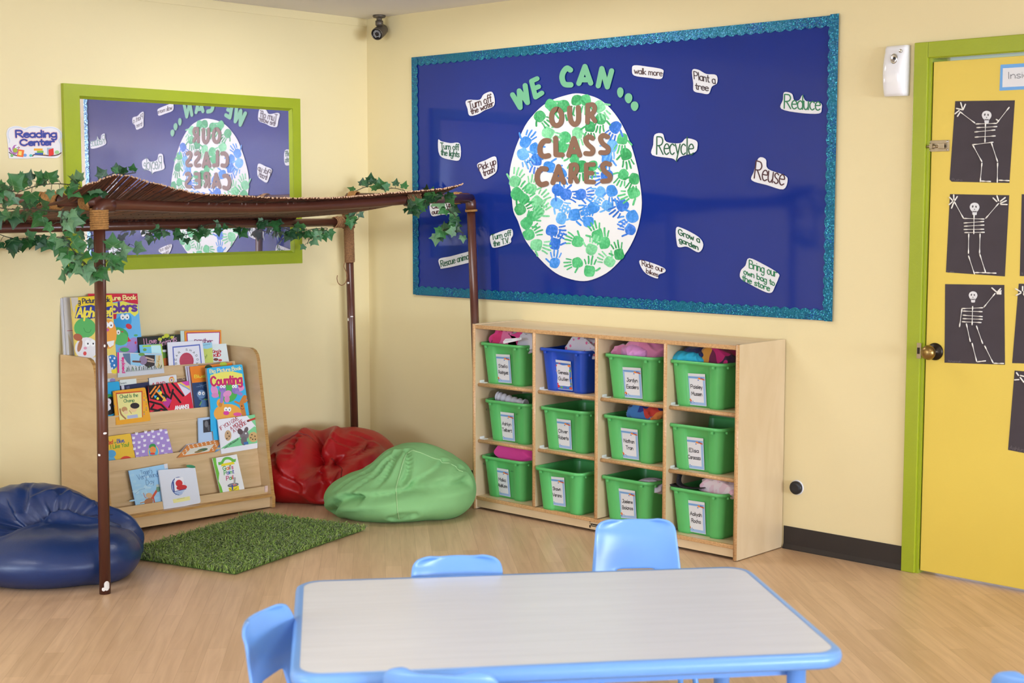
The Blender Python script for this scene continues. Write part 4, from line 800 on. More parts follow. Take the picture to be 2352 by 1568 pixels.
# ---- top tier (rearmost first)
book(4, .050, K1, (108,138),(240,128),(300,985),(158,985), .03, (206,204,204), 'tall grey-white picture book rearmost at the left end of the top tier', th=.008)
book(4, .038, K1, (150,128),(420,118),(460,985),(200,985), .03, (214,210,206), 'tall worn white picture book behind the yellow alphabet book', lambda A: (A.stroke([(190,556),(270,552)], 7, I((196,90,110)),1,0,0), A.poly([(205,590),(270,760),(268,980),(225,980)], I((190,176,150)))), th=.008)
book(4, .062, K1, (132,895),(152,893),(160,968),(140,970), .02, (196,48,44), 'sliver of a red book at the far left end of the top tier', th=.005)
def d_colors(A):
    A.poly([(460,80),(1095,78),(1104,215),(1000,200),(900,172),(780,190),(460,200)], I((214,44,66))); A.poly([(600,215),(840,195),(910,172),(990,205),(1100,215),(1108,330),(1060,372),(1000,325),(800,340),(600,350)], I((238,232,90)),2)
    A.poly([(640,340),(830,335),(820,420),(640,420)], I((214,44,66)),1)
    A.text('Picture Book', (640,168),(1078,152),(636,112), I((246,236,160)), 13, 3); A.text('Colors', (655,320),(1082,300),(650,205), I((104,62,150)), 30, 3)
    A.poly([(640,440),(830,400),(900,340),(1000,350),(1020,430),(990,500),(870,530),(640,520)], I((58,162,222)),2,3); A.ell(985,500,42,32,I((214,60,70)),3,35); eyes(A,905,378,30)
    A.ell(830,620,150,110,I((74,176,96)),2); A.ell(880,660,95,85,I((96,192,104)),3); eyes(A,800,575,26); A.poly([(975,630),(1015,690),(965,700)], I((220,56,66)),3); A.poly([(880,560),(920,565),(900,585)], I((220,56,66)),3)
    A.ell(1040,740,80,100,I((168,142,206)),2,15); A.ell(960,800,110,50,I((168,142,206)),2); A.ell(1075,615,26,14,I((92,176,110)),3); A.ell(1072,710,13,18,I((214,60,90)),3); A.ell(930,800,60,28,I((78,180,96)),3)
book(4, .026, K1, (560,105),(1092,74),(1188,1040),(640,1080), .03, (112,188,236), 'tall picture book with Colors in purple letters, second from the left on the top tier', d_colors, .008, .012)
def d_love(A):
    A.text('I Love', (1180,730),(1340,715),(1172,660), I((214,150,180)), 9, 2); A.text('Animals', (1370,765),(1600,690),(1366,690), I((226,170,196)), 8, 2)
    for (x, y, r) in ((1385,665,26),(1470,620,34),(1540,640,24),(1430,640,20)): A.ell(x,y,r,r*.8,I((196,200,60)),1)
    for (x, y) in ((1400,700),(1500,680),(1560,665)): A.stroke([(x,y),(x+10,y-60)], 6, I((110,160,60)), 1)
    A.ell(1455,960,45,60,I((206,110,60)),1); A.rect(1418,800,1470,830,I((236,236,236)),2); A.ell(1440,870,40,40,I((92,140,60)),1)
book(4, .018, K1, (1100,640),(1645,600),(1690,1010),(1130,1060), .03, (38,42,36), 'dark photo book with I Love Animals in pink script', d_love, .005)
def d_panther(A):
    A.poly([(1725,580),(2160,568),(2155,760),(1735,770)], I((178,52,110)),1); A.poly([(1738,592),(2148,580),(2143,760),(1748,770)], I((240,240,244)),2)
    A.text('panther', (1830,700),(2060,712),(1832,650), I((140,60,110)), 9, 3)
book(4, .016, K1, (1650,558),(1720,555),(1740,960),(1660,960), .03, (198,222,212), 'thin pale mint book edge left of the orange-bordered book', th=.004)
book(4, .010, K1, (1705,560),(2172,546),(2185,950),(1720,985), .03, (242,156,48), 'white book with an orange border at the back of the top tier', d_panther, .005)
book(4, .006, K1, (2048,733),(2238,720),(2272,938),(2070,956), .02, (226,236,232), 'small white book with red words at the right end of the top tier', lambda A: (A.text("King's", (2052,842),(2170,832),(2050,806), I((190,60,60)), 9, 2), A.text('KID', (2080,893),(2170,882),(2078,858), I((200,50,60)), 10, 2), A.ell(2105,925,32,18,I((120,70,60)),2), A.ell(2160,935,24,14,I((220,70,80)),2)), .004)
book(4, .003, K1, (1900,715),(2053,706),(2072,962),(1930,975), .02, (206,218,110), 'yellow-green book with a sky-blue top between two white books', lambda A: (A.poly([(1900,715),(2053,706),(2060,772),(1990,790),(1905,780)], I((160,212,234))), A.stroke([(1940,742),(2030,730)], 5, I((90,140,160)),2), A.text('y!', (1965,905),(1992,895),(1962,870), I((90,130,70)), 5, 2)), .004)
def d_bear(A):
    A.poly([(1545,760),(1900,728),(1925,985),(1560,1015)], I((96,112,190)),1); A.poly([(1560,775),(1888,745),(1912,990),(1575,1010)], I((232,232,240)),2); A.ell(1728,945,92,108,I((188,68,92)),3)
    for k in range(9): A.stroke([(1650+rnd.uniform(-10,10),880+k*14),(1800+rnd.uniform(-10,10),876+k*14)], 3, I((204,96,114)),4,0,0)
    tx = 'BEAR SHADOW'
    for i, ch in enumerate(tx):
        an = math.radians(200-i*22-0); cx = 1728+130*math.cos(math.radians(195-i*21)); cy = 940-128*math.sin(math.radians(195-i*21)); rot = math.radians(195-i*21-90)
        if ch != ' ': ux, uy = math.cos(rot), -math.sin(rot); A.text(ch, (cx-11*ux,cy-11*uy),(cx+11*ux,cy+11*uy),(cx-11*ux+24*math.cos(rot+PI/2),cy-11*uy-24*math.sin(rot+PI/2)), I((90,104,90)), 4.5, 3)
book(4, -.006, K1, (1478,706),(1930,682),(1966,975),(1500,1028), .02, (232,232,240), 'white book with a big dark pink circle, BEAR SHADOW arched above it', d_bear, .006, edge=(120,120,126))
def d_sky(A):
    A.poly([(1160,745),(1395,728),(1400,752),(1165,768)], I((170,210,80)),2); A.poly([(1270,745),(1390,742),(1410,850),(1280,860)], I((196,236,240)),2); A.ell(1190,800,24,18,I((120,170,80)),2)
    A.poly([(1395,728),(1410,727),(1440,1030),(1425,1032)], I((180,214,60)),2)
book(4, -.004, K1, (1120,738),(1398,726),(1438,1036),(1160,1060), .02, (118,196,228), 'sky-blue book with lime edges standing before the dark photo book', d_sky, .004)
def d_alpha(A):
    A.poly([(236,130),(765,96),(785,260),(270,300)], I((238,206,48)),1); A.text('Big Picture Book', (282,212),(742,182),(276,152), I((40,44,84)), 11, 3)
    A.poly([(330,250),(500,222),(640,262),(765,238),(770,400),(620,380),(500,400),(435,438),(380,400),(290,395)], I((44,58,146)),2); A.text('Alphabet', (312,380),(752,372),(330,262), I((240,222,80)), 24, 4)
    A.ell(420,520,140,130,I((92,180,98)),2); A.stroke([(405,520),(430,570),(480,575),(500,540)],5,I((40,120,60)),3,4); A.ell(720,600,110,190,I((240,166,70)),2); eyes(A,690,480,34); A.ell(705,545,26,20,I((206,90,160)),4); A.ell(775,478,22,26,I((224,100,60)),3)
    A.ell(440,780,150,140,I((232,228,228)),3); A.ell(330,640,60,45,I((176,100,70)),4,20); A.ell(355,750,28,80,I((176,120,84)),4,15); eyes(A,455,715,36,5); A.ell(425,780,22,18,I((232,160,180)),5); A.ell(420,848,22,26,I((220,80,80)),5); A.ell(690,750,26,36,I((90,60,50)),4); A.poly([(690,700),(800,680),(790,740),(740,770)], I((238,238,236)),3)
    A.rect(300,680,350,770,I((240,222,90)),2); A.poly([(340,925),(720,870),(770,1100),(320,1130)], I((232,228,224)),5); A.ell(490,990,36,44,I((120,186,80)),6); A.ell(770,960,75,95,I((56,126,196)),4)
    for (x,y) in ((745,900),(800,910),(775,945),(740,980),(798,1000),(770,1040)): A.ell(x,y,12,14,I((226,234,240)),5)
    A.ell(800,1080,40,26,I((240,220,60)),5); A.ell(505,1120,26,20,I((70,120,190)),6); A.poly([(238,130),(330,128),(335,200),(300,235),(290,330),(262,290)], I((206,196,178)),4)
book(4, -.012, K1, (240,130),(766,95),(838,1085),(322,1140), .02, (236,210,110), 'worn yellow picture book with Alphabet across it, behind the brown post', d_alpha, .008, .012)
def d_photo(A):
    A.poly([(905,850),(1000,845),(1010,1000),(960,960),(920,900)], I((96,120,150)),1); A.poly([(1010,850),(1400,862),(1405,960),(1100,1010),(1010,990)], I((150,206,236)),1); A.poly([(1160,870),(1320,870),(1318,1000),(1240,1035),(1130,960)], I((58,50,52)),2); A.ell(1170,935,50,60,I((150,130,160)),3); A.stroke([(1040,950),(1130,955)], 24, I((110,70,60)),3)
    A.stroke([(1210,900),(1300,930)],22,I((196,170,150)),3); A.stroke([(1230,945),(1310,958)],20,I((190,166,150)),3); A.ell(1150,860,40,20,I((110,160,80)),3); A.poly([(1330,870),(1410,870),(1430,1040),(1330,1030)], I((214,206,170)),1); A.text('Our Farm', (1372,1030),(1385,880),(1350,1030), I((206,160,60)),6,3)
    for k in range(26): x=950+k*18; A.stroke([(x,1085-k*1.6),(x+rnd.uniform(-25,25),1035-k*1.2+rnd.uniform(-20,10))], 6, I(rnd.choice(((60,90,60),(96,130,70),(40,60,50)))), 3)
    A.poly([(838,835),(858,833),(862,1098),(842,1100)], I((226,40,140)),2); A.text('people', (925,1096),(920,900),(888,1098), I((226,50,140)), 10, 4)
book(4, -.020, K1, (836,832),(1412,852),(1436,1044),(842,1100), .02, (206,210,216), 'low wide photo book with a pink spine at the front of the top tier', d_photo, .005)
# ---- third tier
book(3, .034, K2, (45,320),(372,278),(400,700),(60,720), .03, (214,222,222), 'white book end showing above the cyan book on the third tier', lambda A: A.ell(345,312,40,26,I((150,140,190)),1), .004, .006)
book(3, .029, K2, (440,308),(664,288),(690,650),(460,690), .03, (226,234,228), 'pale white book end between the cyan book and the yellow-framed book', lambda A: A.text("Disney's", (440,366),(530,354),(440,344), I((110,120,120)), 3, 2), .004)
book(3, .024, K2, (450,385),(836,334),(870,640),(480,690), .03, (44,50,84), 'dark navy book behind the yellow-framed book on the third tier', lambda A: (A.poly([(460,385),(500,380),(505,440),(468,445)], I((214,214,226)),1), A.poly([(530,400),(570,385),(580,430),(535,440)], I((96,96,130)),1)), .004)
book(3, .028, K2, (832,282),(1205,234),(1245,640),(860,680), .03, (226,230,230), 'white book with a round badge rising behind the red book', lambda A: (A.ell(1142,305,38,44,I((240,190,90)),1), A.ell(1142,312,22,26,I((206,226,226)),2), A.poly([(1120,268),(1165,262),(1160,275),(1125,280)], I((226,96,70)),2), A.poly([(1130,300),(1155,298),(1142,325)], I((196,50,60)),3), A.text('A BAD', (880,396),(1060,374),(876,350), I((216,70,90)), 9, 2)), .005, .008, edge=(60,110,160))
book(3, .032, K2, (1215,292),(1330,276),(1350,640),(1240,650), .03, (140,110,90), 'narrow brown photo book between the red book and the orange one', lambda A: [A.ell(1230+k*14,290+rnd.uniform(-6,14),7,5,I(rnd.choice(((200,180,150),(96,70,56)))),1) for k in range(7)], .004)
book(3, .020, K2, (1322,122),(1500,106),(1560,690),(1400,712), .02, (226,226,232), 'thin white paperback left of the orange and blue book', th=.003, edge=(180,180,190))
book(3, .013, K2, (1350,126),(1500,108),(1560,690),(1425,706), .02, (214,204,222), 'thin lilac paperback tucked against the orange and blue book', th=.003, edge=(150,110,160))
def d_blue(A):
    A.poly([(1386,128),(1960,72),(1975,280),(1800,330),(1600,330),(1420,348)], I((240,136,40)),1); A.text('Blueberry', (1450,280),(1760,262),(1448,240), I((244,214,70)), 9, 3)
    A.ell(1640,140,50,36,I((50,80,50)),2); A.ell(1840,95,50,28,I((186,206,60)),2); A.ell(1545,500,62,58,I((110,140,176)),2); eyes(A,1520,488,20,3,2.6); A.stroke([(1515,560),(1580,590),(1640,560)],14,I((96,130,170)),2,4); A.ell(1575,640,46,70,I((86,120,160)),2); A.stroke([(1520,650),(1545,600)],10,I((120,180,70)),3); A.ell(1600,570,24,8,I((120,180,70)),3)
    for k in range(8): A.stroke([(1440+rnd.uniform(0,200),360+rnd.uniform(0,80)),(1460+rnd.uniform(0,200),350+rnd.uniform(0,80))],4,I((120,146,176)),2)
book(3, .004, K2, (1386,126),(1962,70),(2060,640),(1455,702), .02, (52,74,112), 'book with an orange top and dark blue picture, left of the Counting book', d_blue, .005, edge=(216,120,50))
def d_anansi(A):
    K_ = I((30,22,26))
    A.poly([(822,385),(1000,362),(1010,480),(1140,560),(1110,690),(1020,600),(850,560)], K_,1)
    for s in ([(1010,365),(1060,500),(1100,540)],[(1075,360),(1120,480)],[(1150,355),(1300,520)],[(1150,470),(1260,610)],[(1160,440),(1130,560)],[(850,600),(1000,640)],[(860,760),(1000,700),(1060,720)],[(900,640),(860,700),(960,720)],[(1000,640),(1100,740)],[(940,720),(1040,760)]): A.stroke(s,26,K_,1)
    A.stroke([(845,500),(930,390)],20,I((244,150,60)),2,0,0); A.stroke([(870,545),(985,380)],20,I((236,130,50)),2,0,0); A.stroke([(925,440),(1040,560)],24,I((244,166,60)),2,0,0); A.poly([(945,470),(975,430),(1000,470)], I((60,180,230)),3); A.ell(995,480,18,22,I((244,226,60)),3); A.poly([(900,515),(945,520),(920,560)], I((60,180,230)),3); A.ell(955,558,18,18,I((244,226,60)),3)
    A.poly([(1010,600),(1045,530),(1075,590)], I((240,180,70)),3); A.poly([(1080,545),(1145,580),(1090,690),(1020,620)], I((186,60,150)),2); A.ell(1030,530,8,8,I((60,180,230)),3)
    A.poly([(1215,345),(1370,320),(1395,470),(1325,525)], I((226,222,236)),3); A.poly([(1215,345),(1370,320),(1392,440),(1290,400)], I((240,196,90)),4); A.poly([(1270,335),(1370,320),(1380,380),(1340,385)], I((220,80,180)),5); A.stroke([(1250,360),(1385,440)],14,I((120,170,226)),5,0,0)
    A.text('ANANSI', (1188,716),(1376,692),(1184,662), I((240,240,240)), 13, 3); A.text('THE', (1268,742),(1376,728),(1266,716), I((240,240,240)), 8, 3)
book(3, -.004, K2, (820,388),(1372,320),(1442,712),(850,786), .02, (222,44,64), 'red book with jagged black figures and the word ANANSI', d_anansi, .006, edge=(40,26,30))
def d_cyan(A):
    A.ell(300,545,48,50,I((60,160,90)),2); A.ell(320,640,60,110,I((30,30,36)),2); A.ell(290,600,36,44,I((240,236,240)),3); A.ell(285,690,34,50,I((236,236,240)),3); A.ell(325,740,60,34,I((30,32,36)),4,-25); A.ell(285,595,6,6,I((200,120,140)),4); A.ell(385,585,10,12,I((230,170,200)),3)
book(3, .006, K2, (60,366),(432,324),(490,850),(130,890), .02, (44,172,226), 'cyan book with a black and white bird, behind the brown post on the third tier', d_cyan, .005, .008)
def d_chad(A):
    A.poly([(388,482),(748,455),(752,810),(430,850)], I((206,70,44)),1); A.poly([(400,498),(735,470),(742,812),(438,850)], I((238,230,150)),2); A.text('Chad Is the', (445,556),(686,533),(442,508), I((70,130,80)), 7, 3); A.text('Champ', (498,612),(640,600),(495,570), I((70,130,80)), 7, 3)
    A.ell(645,655,62,40,I((50,40,44)),4); A.ell(625,700,48,44,I((240,206,150)),3); A.ell(505,705,40,36,I((200,150,100)),3); A.ell(525,745,32,26,I((240,210,160)),4); A.poly([(540,790),(680,770),(690,815),(545,832)], I((180,186,216)),3); A.stroke([(445,700),(460,770),(520,830)],20,I((170,120,80)),3,3); A.stroke([(570,720),(600,760)],10,I((196,150,110)),4)
    for k in range(12): A.ell(rnd.choice((368,770,800)),470+k*27,7,7,I(rnd.choice(((226,90,50),(110,160,70),(90,120,190)))),2)
book(3, -.012, K2, (350,458),(786,406),(852,798),(386,858), .02, (240,170,46), 'small book in a yellow and red frame, Chad Is the Champ, on the third tier', d_chad, .006, .01)
# ---- second tier
def d_count(A):
    A.poly([(1665,240),(1800,205),(1960,190),(2095,225),(2110,340),(2090,385),(1900,350),(1690,410),(1660,330)], I((240,232,110)),2); A.text('Big Picture Book', (1660,215),(2082,168),(1655,168), I((244,230,170)), 10, 3); A.text('Counting', (1680,388),(2092,352),(1668,268), I((206,44,110)), 26, 4)
    A.ell(1900,480,130,130,I((84,180,84)),1); A.ell(1830,430,48,52,I((150,120,196)),3); eyes(A,1812,394,20); A.stroke([(1830,470),(1815,600)],44,I((160,130,200)),3); A.ell(1720,450,46,70,I((226,150,200)),2,-20); A.ell(1730,515,50,34,I((220,140,190)),2); A.ell(1895,495,60,44,I((226,150,200)),4,-25); A.ell(1890,565,36,48,I((220,140,190)),4)
    A.ell(2005,450,52,46,I((150,120,196)),3,25); eyes(A,1975,395,18); A.ell(2075,420,50,38,I((226,150,200)),2,-30); A.stroke([(2020,470),(2080,500)],44,I((160,130,200)),3)
    A.stroke([(2120,780),(2085,620),(2130,540)],60,I((206,130,60)),3); A.stroke([(2085,640),(2000,600)],26,I((206,130,60)),3); A.stroke([(2130,610),(2160,580)],22,I((206,130,60)),3); A.ell(2090,660,8,12,I((70,40,30)),4); A.stroke([(2075,690),(2100,705),(2120,690)],6,I((150,40,40)),4)
    A.ell(1900,760,190,130,I((240,172,76)),2); A.ell(1800,620,50,60,I((240,172,76)),2); A.ell(1800,640,26,36,I((214,140,60)),3); eyes(A,1875,705,26,4,1.8); A.ell(1880,755,40,28,I((220,70,160)),4); A.ell(2030,770,56,24,I((226,90,160)),4); A.poly([(1660,700),(1720,700),(1720,1000),(1670,1000)], I((56,176,226)),1)
book(2, .002, K2, (1612,148),(2096,94),(2215,975),(1700,1020), .035, (56,182,230), 'tall blue picture book with Counting in pink letters, at the right end', d_count, .012, .012, edge=(160,150,140))
book(2, .012, K3, (1290,172),(1500,150),(1530,560),(1300,590), .02, (180,204,232), 'pale blue book with a dark photograph, left of the tall Counting book', lambda A: (A.poly([(1355,200),(1470,180),(1480,350),(1360,365)], I((60,60,66)),1), A.ell(1400,250,24,44,I((120,120,124)),2), A.ell(1440,300,26,40,I((96,96,100)),2)), .005)
def d_mouse(A):
    g_ = I((130,210,150)); A.poly([(1935,138),(2062,120),(2066,300)], g_,1); A.poly([(1590,572),(1740,470),(1880,400),(2030,280),(2066,290),(2070,498),(1595,575)], g_,1)
    R_ = I((180,56,72))
    for (t, p0, p1, pt) in (('IF YOU GIVE', (1592,332),(1828,190),(1570,290)), ('A MOUSE', (1728,330),(1888,225),(1706,292)), ('A COOKIE', (1762,366),(1932,245),(1742,330))): A.text(t, p0, p1, pt, R_, 6, 3)
    A.stroke([(1935,212),(2055,172)],26,I((190,60,50)),3,0,0); A.poly([(1930,215),(1960,195),(1965,222)], I((60,40,40)),4)
    A.ell(1685,400,44,70,I((206,170,130)),2); A.ell(2018,420,60,68,I((206,172,116)),2)
    for (x,y) in ((1680,370),(1700,410),(1670,440),(2000,390),(2040,410),(2010,450),(2045,450),(1985,430)): A.ell(x,y,8,9,I((60,40,30)),3)
    A.ell(1900,395,60,58,I((130,122,126)),3); A.ell(1845,350,34,40,I((96,80,84)),3,-30); A.ell(1925,325,26,40,I((110,98,102)),3,20); A.ell(1920,372,10,12,I((240,240,240)),4); A.ell(1895,470,40,60,I((120,112,116)),3); A.poly([(1890,490),(1950,480),(1955,515),(1895,522)], I((70,120,180)),4); A.stroke([(1880,520),(1870,470),(1850,455)],10,I((120,112,116)),3,3)
    A.text('Laura Joffe Numeroff', (1640,575),(1826,455),(1630,552), I((70,110,80)), 3.5, 3)
book(2, -.016, K3, (1548,190),(2058,122),(2072,496),(1590,574), .025, (236,236,242), 'white and green book with a mouse and a cookie, right end of the second tier', d_mouse, .005, .004)
def d_or(A):
    for r_ in range(6):
        for c_ in range(8): 
            u,v = (c_+.5+(r_%2)*.5)/8.5,(r_+.4)/6.2; x = (1145*(1-u)+1625*u)*(1-v)+(1030*(1-u)+1500*u)*v; y = (530*(1-u)+440*u)*(1-v)+(680*(1-u)+610*u)*v; A.ell(x,y,12,7,I((240,226,206)),1,-10,8)
    A.poly([(1190,575),(1505,512),(1430,610),(1110,662)], I((226,222,206)),2); A.ell(1350,590,70,20,I((90,120,90)),3,-12); A.ell(1300,612,60,14,I((150,130,80)),3,-12)
GT = 'slumped thin books on the second tier'
book(2, .012, K3, (1285,375),(1665,352),(1480,620),(985,668), .006, (170,170,180), 'grey glossy thin book slumped rearmost in the leaning pile', lambda A: [A.ell(1300+k*40,400+rnd.uniform(-10,40),34,10,I(rnd.choice(((96,90,96),(220,216,220),(190,110,80)))),1,-10) for k in range(8)], .004, group=GT, lean=-.20)
book(2, .004, K3, (1215,420),(1660,370),(1500,612),(1000,675), .006, (226,220,218), 'white thin book in the middle of the leaning pile', lambda A: [A.ell(1260+k*45,440+rnd.uniform(-16,20),30,9,I(rnd.choice(((200,96,70),(110,96,120),(160,180,210)))),1,-10) for k in range(8)], .004, group=GT, lean=-.20, edge=(110,96,130))
book(2, -.006, K3, (1590,440),(1668,415),(1600,570),(1520,605), .006, (120,170,214), 'blue thin book poking out right of the orange dotted book', None, .004, group=GT, lean=-.20)
book(2, -.012, K3, (1145,530),(1625,440),(1510,602),(1025,682), .006, (222,140,70), 'orange thin book with white dots leaning at the front of the slumped pile', d_or, .004, group=GT, lean=-.20, edge=(90,76,100))
def d_redblue(A):
    A.text('Red', (92,522),(166,508),(90,470), I((214,64,50)), 9, 2); A.text('or', (185,505),(215,500),(184,482), I((110,150,70)), 6, 2); A.text('Blue,', (226,500),(322,484),(222,452), I((60,90,160)), 9, 2); A.text('I Like You!', (140,578),(380,540),(136,528), I((110,160,50)), 9, 2)
    A.ell(345,750,90,80,I((222,70,50)),1); A.ell(150,760,62,90,I((96,176,220)),1); A.ell(150,640,60,50,I((80,164,214)),1); A.ell(345,790,50,16,I((60,30,30)),2)
book(2, .004, K3, (60,420),(404,372),(482,772),(90,842), .02, (236,192,60), 'yellow book reading Red or Blue, I Like You!, beside the brown post', d_redblue, .005, .01)
def d_purple(A):
    for (x,y) in ((440,432),(480,375),(555,412),(640,390),(706,415),(770,380),(870,358),(812,436),(895,462),(585,465),(680,470),(765,500),(835,532),(442,495),(515,490),(588,530),(512,555),(452,575),(570,610),(820,600),(915,572),(868,645),(945,675),(830,705),(490,636),(495,695),(556,690),(622,730),(515,765),(800,330),(600,355),(690,345)):
        A.ell(x,y+6,20,12,I((236,232,240)),1,-10,10)
        for k in (-14,0,14): A.ell(x+k,y-10,6,7,I((236,232,240)),1,0,8)
    A.ell(702,615,72,90,I((240,206,110)),2); A.ell(702,615,62,80,I((80,180,220)),3); A.ell(690,545,45,36,I((60,150,80)),4,-15); A.ell(695,590,42,46,I((236,150,80)),4); A.ell(690,640,36,14,I((220,70,60)),5); A.ell(720,680,40,14,I((236,240,244)),5)
book(2, .0, K3, (408,382),(875,314),(978,690),(486,772), .02, (168,142,206), 'lilac book scattered with white paw shapes on the second tier', d_purple, .005)
# ---- lowest tier
def d_tig(A):
    b_ = I((90,130,180)); A.text("Tigger's", (540,915),(690,885),(525,865), b_, 5, 2); A.text('Very Windy', (500,985),(800,935),(480,920), b_, 5, 2); A.text('Day', (610,1055),(715,1030),(600,990), b_, 5, 2); A.stroke([(460,1170),(520,1120),(590,1098)],3,b_,2,3)
    A.stroke([(770,1090),(715,1175),(680,1230)],30,I((206,86,60)),2); A.ell(640,1270,60,44,I((176,120,80)),2,-20); A.ell(645,1190,44,34,I((214,180,140)),2); A.stroke([(700,1210),(720,1300)],16,I((206,86,60)),2); A.stroke([(530,1290),(600,1270)],12,I((190,130,80)),2); A.stroke([(570,1160),(590,1210),(610,1225)],8,I((196,120,100)),2,3); A.ell(650,1335,44,50,I((236,226,210)),2); A.stroke([(640,1290),(610,1330),(650,1380),(690,1320)],4,I((150,110,90)),3,4); A.ell(765,1105,26,40,I((110,150,120)),2); A.ell(760,1060,24,18,I((196,206,190)),2)
    A.poly([(840,778),(888,770),(890,830),(850,838)], I((226,224,228)),3)
    for k in range(24): A.ell(400+rnd.uniform(20,380),900+rnd.uniform(0,440),rnd.uniform(20,50),rnd.uniform(10,26),I(rnd.choice(((170,214,240),(186,222,244)))),1,-10,10)
book(1, .006, K3, (370,866),(886,772),(960,1330),(486,1415), .014, (160,208,240), 'pale blue book with curly lettering, left on the lowest tier', d_tig, .005, edge=(96,86,130))
def d_white(A):
    A.ell(1036,1066,100,122,I((56,90,160)),1); A.ell(1048,1066,92,116,I((226,230,240)),2); A.ell(1036,1068,90,110,I((196,212,236)),2); A.poly([(985,960),(1090,945),(1130,1110),(975,1140)], I((240,240,246)),3); A.ell(1040,1030,46,46,I((214,52,56)),4); A.ell(1075,1085,70,34,I((206,50,56)),4,-8); A.stroke([(960,1010),(975,1140)],16,I((46,70,150)),4); A.stroke([(975,1140),(1130,1105)],8,I((46,70,150)),4)
    for k in range(3): A.stroke([(990,1158+k*12),(1085,1142+k*12)],4,I((120,150,210)),4,0,0)
    A.poly([(955,1242),(1180,1200),(1188,1250),(968,1292)], I((240,236,160)),1); A.stroke([(1010,1240),(1115,1222)],3,I((150,150,110)),2,0,0); A.ell(1195,808,62,20,I((60,140,100)),3,8)
book(1, -.010, K3, (768,856),(1252,818),(1320,1246),(836,1345), .014, (226,230,240), 'white board book with a round cut-out window and yellow strip on the lowest tier', d_white, .006, .01)
def d_gail(A):
    A.poly([(1482,700),(1525,694),(1535,780),(1570,900),(1560,1000),(1600,1080),(1625,1178),(1590,1186)], I((120,196,70)),1); A.poly([(1555,752),(1610,745),(1630,780),(1560,790)], I((110,196,80)),1); A.poly([(1730,720),(1790,708),(1785,745),(1735,762)], I((110,196,80)),1); A.stroke([(1605,760),(1640,708),(1700,700),(1750,728)],34,I((110,190,80)),2,5); A.poly([(1600,775),(1755,745),(1775,775),(1595,808)], I((244,222,50)),3)
    cols = [(70,160,90),(90,90,180),(236,150,50),(60,150,200),(200,60,120),(90,180,80)]
    for (t, x0, y0, x1, y1, h) in (("Gail's",1620,862,1760,836,54), ('Paint',1635,920,1768,896,52), ('Pail',1665,992,1762,972,52)):
        n = len(t); wd = [GL[c][0] for c in t]; tot = sum(wd); s = 0
        for i, c in enumerate(t):
            f0, f1 = s/tot, (s+wd[i]-.12)/tot; s += wd[i]; A.text(c, (x0+(x1-x0)*f0,y0+(y1-y0)*f0),(x0+(x1-x0)*f1,y0+(y1-y0)*f1),(x0+(x1-x0)*f0-4,y0+(y1-y0)*f0-h), I(cols[(i*2+n) % 6]), 9, 3)
    A.poly([(1690,1090),(1825,1060),(1838,1135),(1712,1162)], I((244,226,50)),2); A.ell(1752,1052,74,26,I((110,110,120)),3,-10); A.ell(1752,1050,58,17,I((150,150,156)),4,-10); A.stroke([(1740,1055),(1745,1110)],18,I((70,90,180)),5); A.ell(1770,1046,24,14,I((230,110,90)),5); A.stroke([(1770,1040),(1775,960)],24,I((176,170,166)),6); A.stroke([(1700,1095),(1745,1125),(1800,1090)],5,I((80,80,90)),6,4)
book(1, .004, K3, (1480,702),(1800,648),(1906,1120),(1592,1186), .014, (240,240,238), "white book reading Gail's Paint Pail with a yellow bucket, right on the lowest tier", d_gail, .005)
# ---------------------------------------------------------------- cubby unit
MAPLE = wood_material('maple_panel', (212, 190, 154), (202, 178, 140), (3, 3, 1), 3); MAPLEH = wood_material('maple_panel_long_grain', (222, 196, 156), (210, 182, 140), (1, 3, 5), 3); MEDGE = wood_material('maple_ply_edge', (216, 172, 120), (186, 140, 90), (40, 40, 60), 3)
CX0, CX1, CYF, CH = 1.1, 2.577, -0.336, 0.868; T = 0.018
cu = tag(empty('cubby_unit', ((CX0+CX1)/2, -0.17, 0)), 'maple cubby unit with twelve compartments of tubs under the blue board', 'cubby unit')
def part(name, lo, hi, m, bev=0.0): a = MB(); a.box(lo, hi, m, bev); return a.build(name, cu)
def panel_x(name, x, z0, z1, yf):   # upright panel with a rounded, lighter ply front edge
    a = MB(); a.box((x, yf+.004, z0), (x+T, -0.004, z1), MAPLE); a.tube([(x+T/2, yf+.006, z0), (x+T/2, yf+.006, z1)], T/2, MEDGE, 10); return a.build(name, cu)
panel_x('side_panel', CX0, 0.003, CH, CYF); panel_x('side_panel', CX1-T, 0.003, CH, CYF)
DIV = [1.4755, 1.8375, 2.2045]
for x in DIV: panel_x('divider', x, 0.066, CH-T, CYF)
a = MB(); a.box((CX0+T, CYF+.014, CH-T-.004), (CX1-T, -.004, CH-.004), MAPLEH); a.box((CX0+T, CYF+.004, CH-T-.004), (CX1-T, CYF+.014, CH-.005), MEDGE, .002); a.build('top_panel', cu)
part('back_panel', (CX0+T, -.012, .02), (CX1-T, -.004, CH-T-.004), MAPLE)
a = MB(); a.box((CX0+T, CYF+.012, .012), (CX1-T, CYF+.028, .05), MAPLEH); kp_ = a.build('kick_panel', cu)
a = MB(); a.box((CX0+T, CYF+.02, .046), (CX1-T, -.012, .0625), MAPLEH); a.box((CX0+T, CYF+.006, .046), (CX1-T, CYF+.02, .0625), MEDGE, .002); a.build('base_shelf', cu)
COLS = [(CX0+T, DIV[0]), (DIV[0]+T, DIV[1]), (DIV[1]+T, DIV[2]), (DIV[2]+T, CX1-T)]; SZ = [.592, .328]
CLEAR = mat('clear_shelf_clip', (226, 226, 220), 0.2)
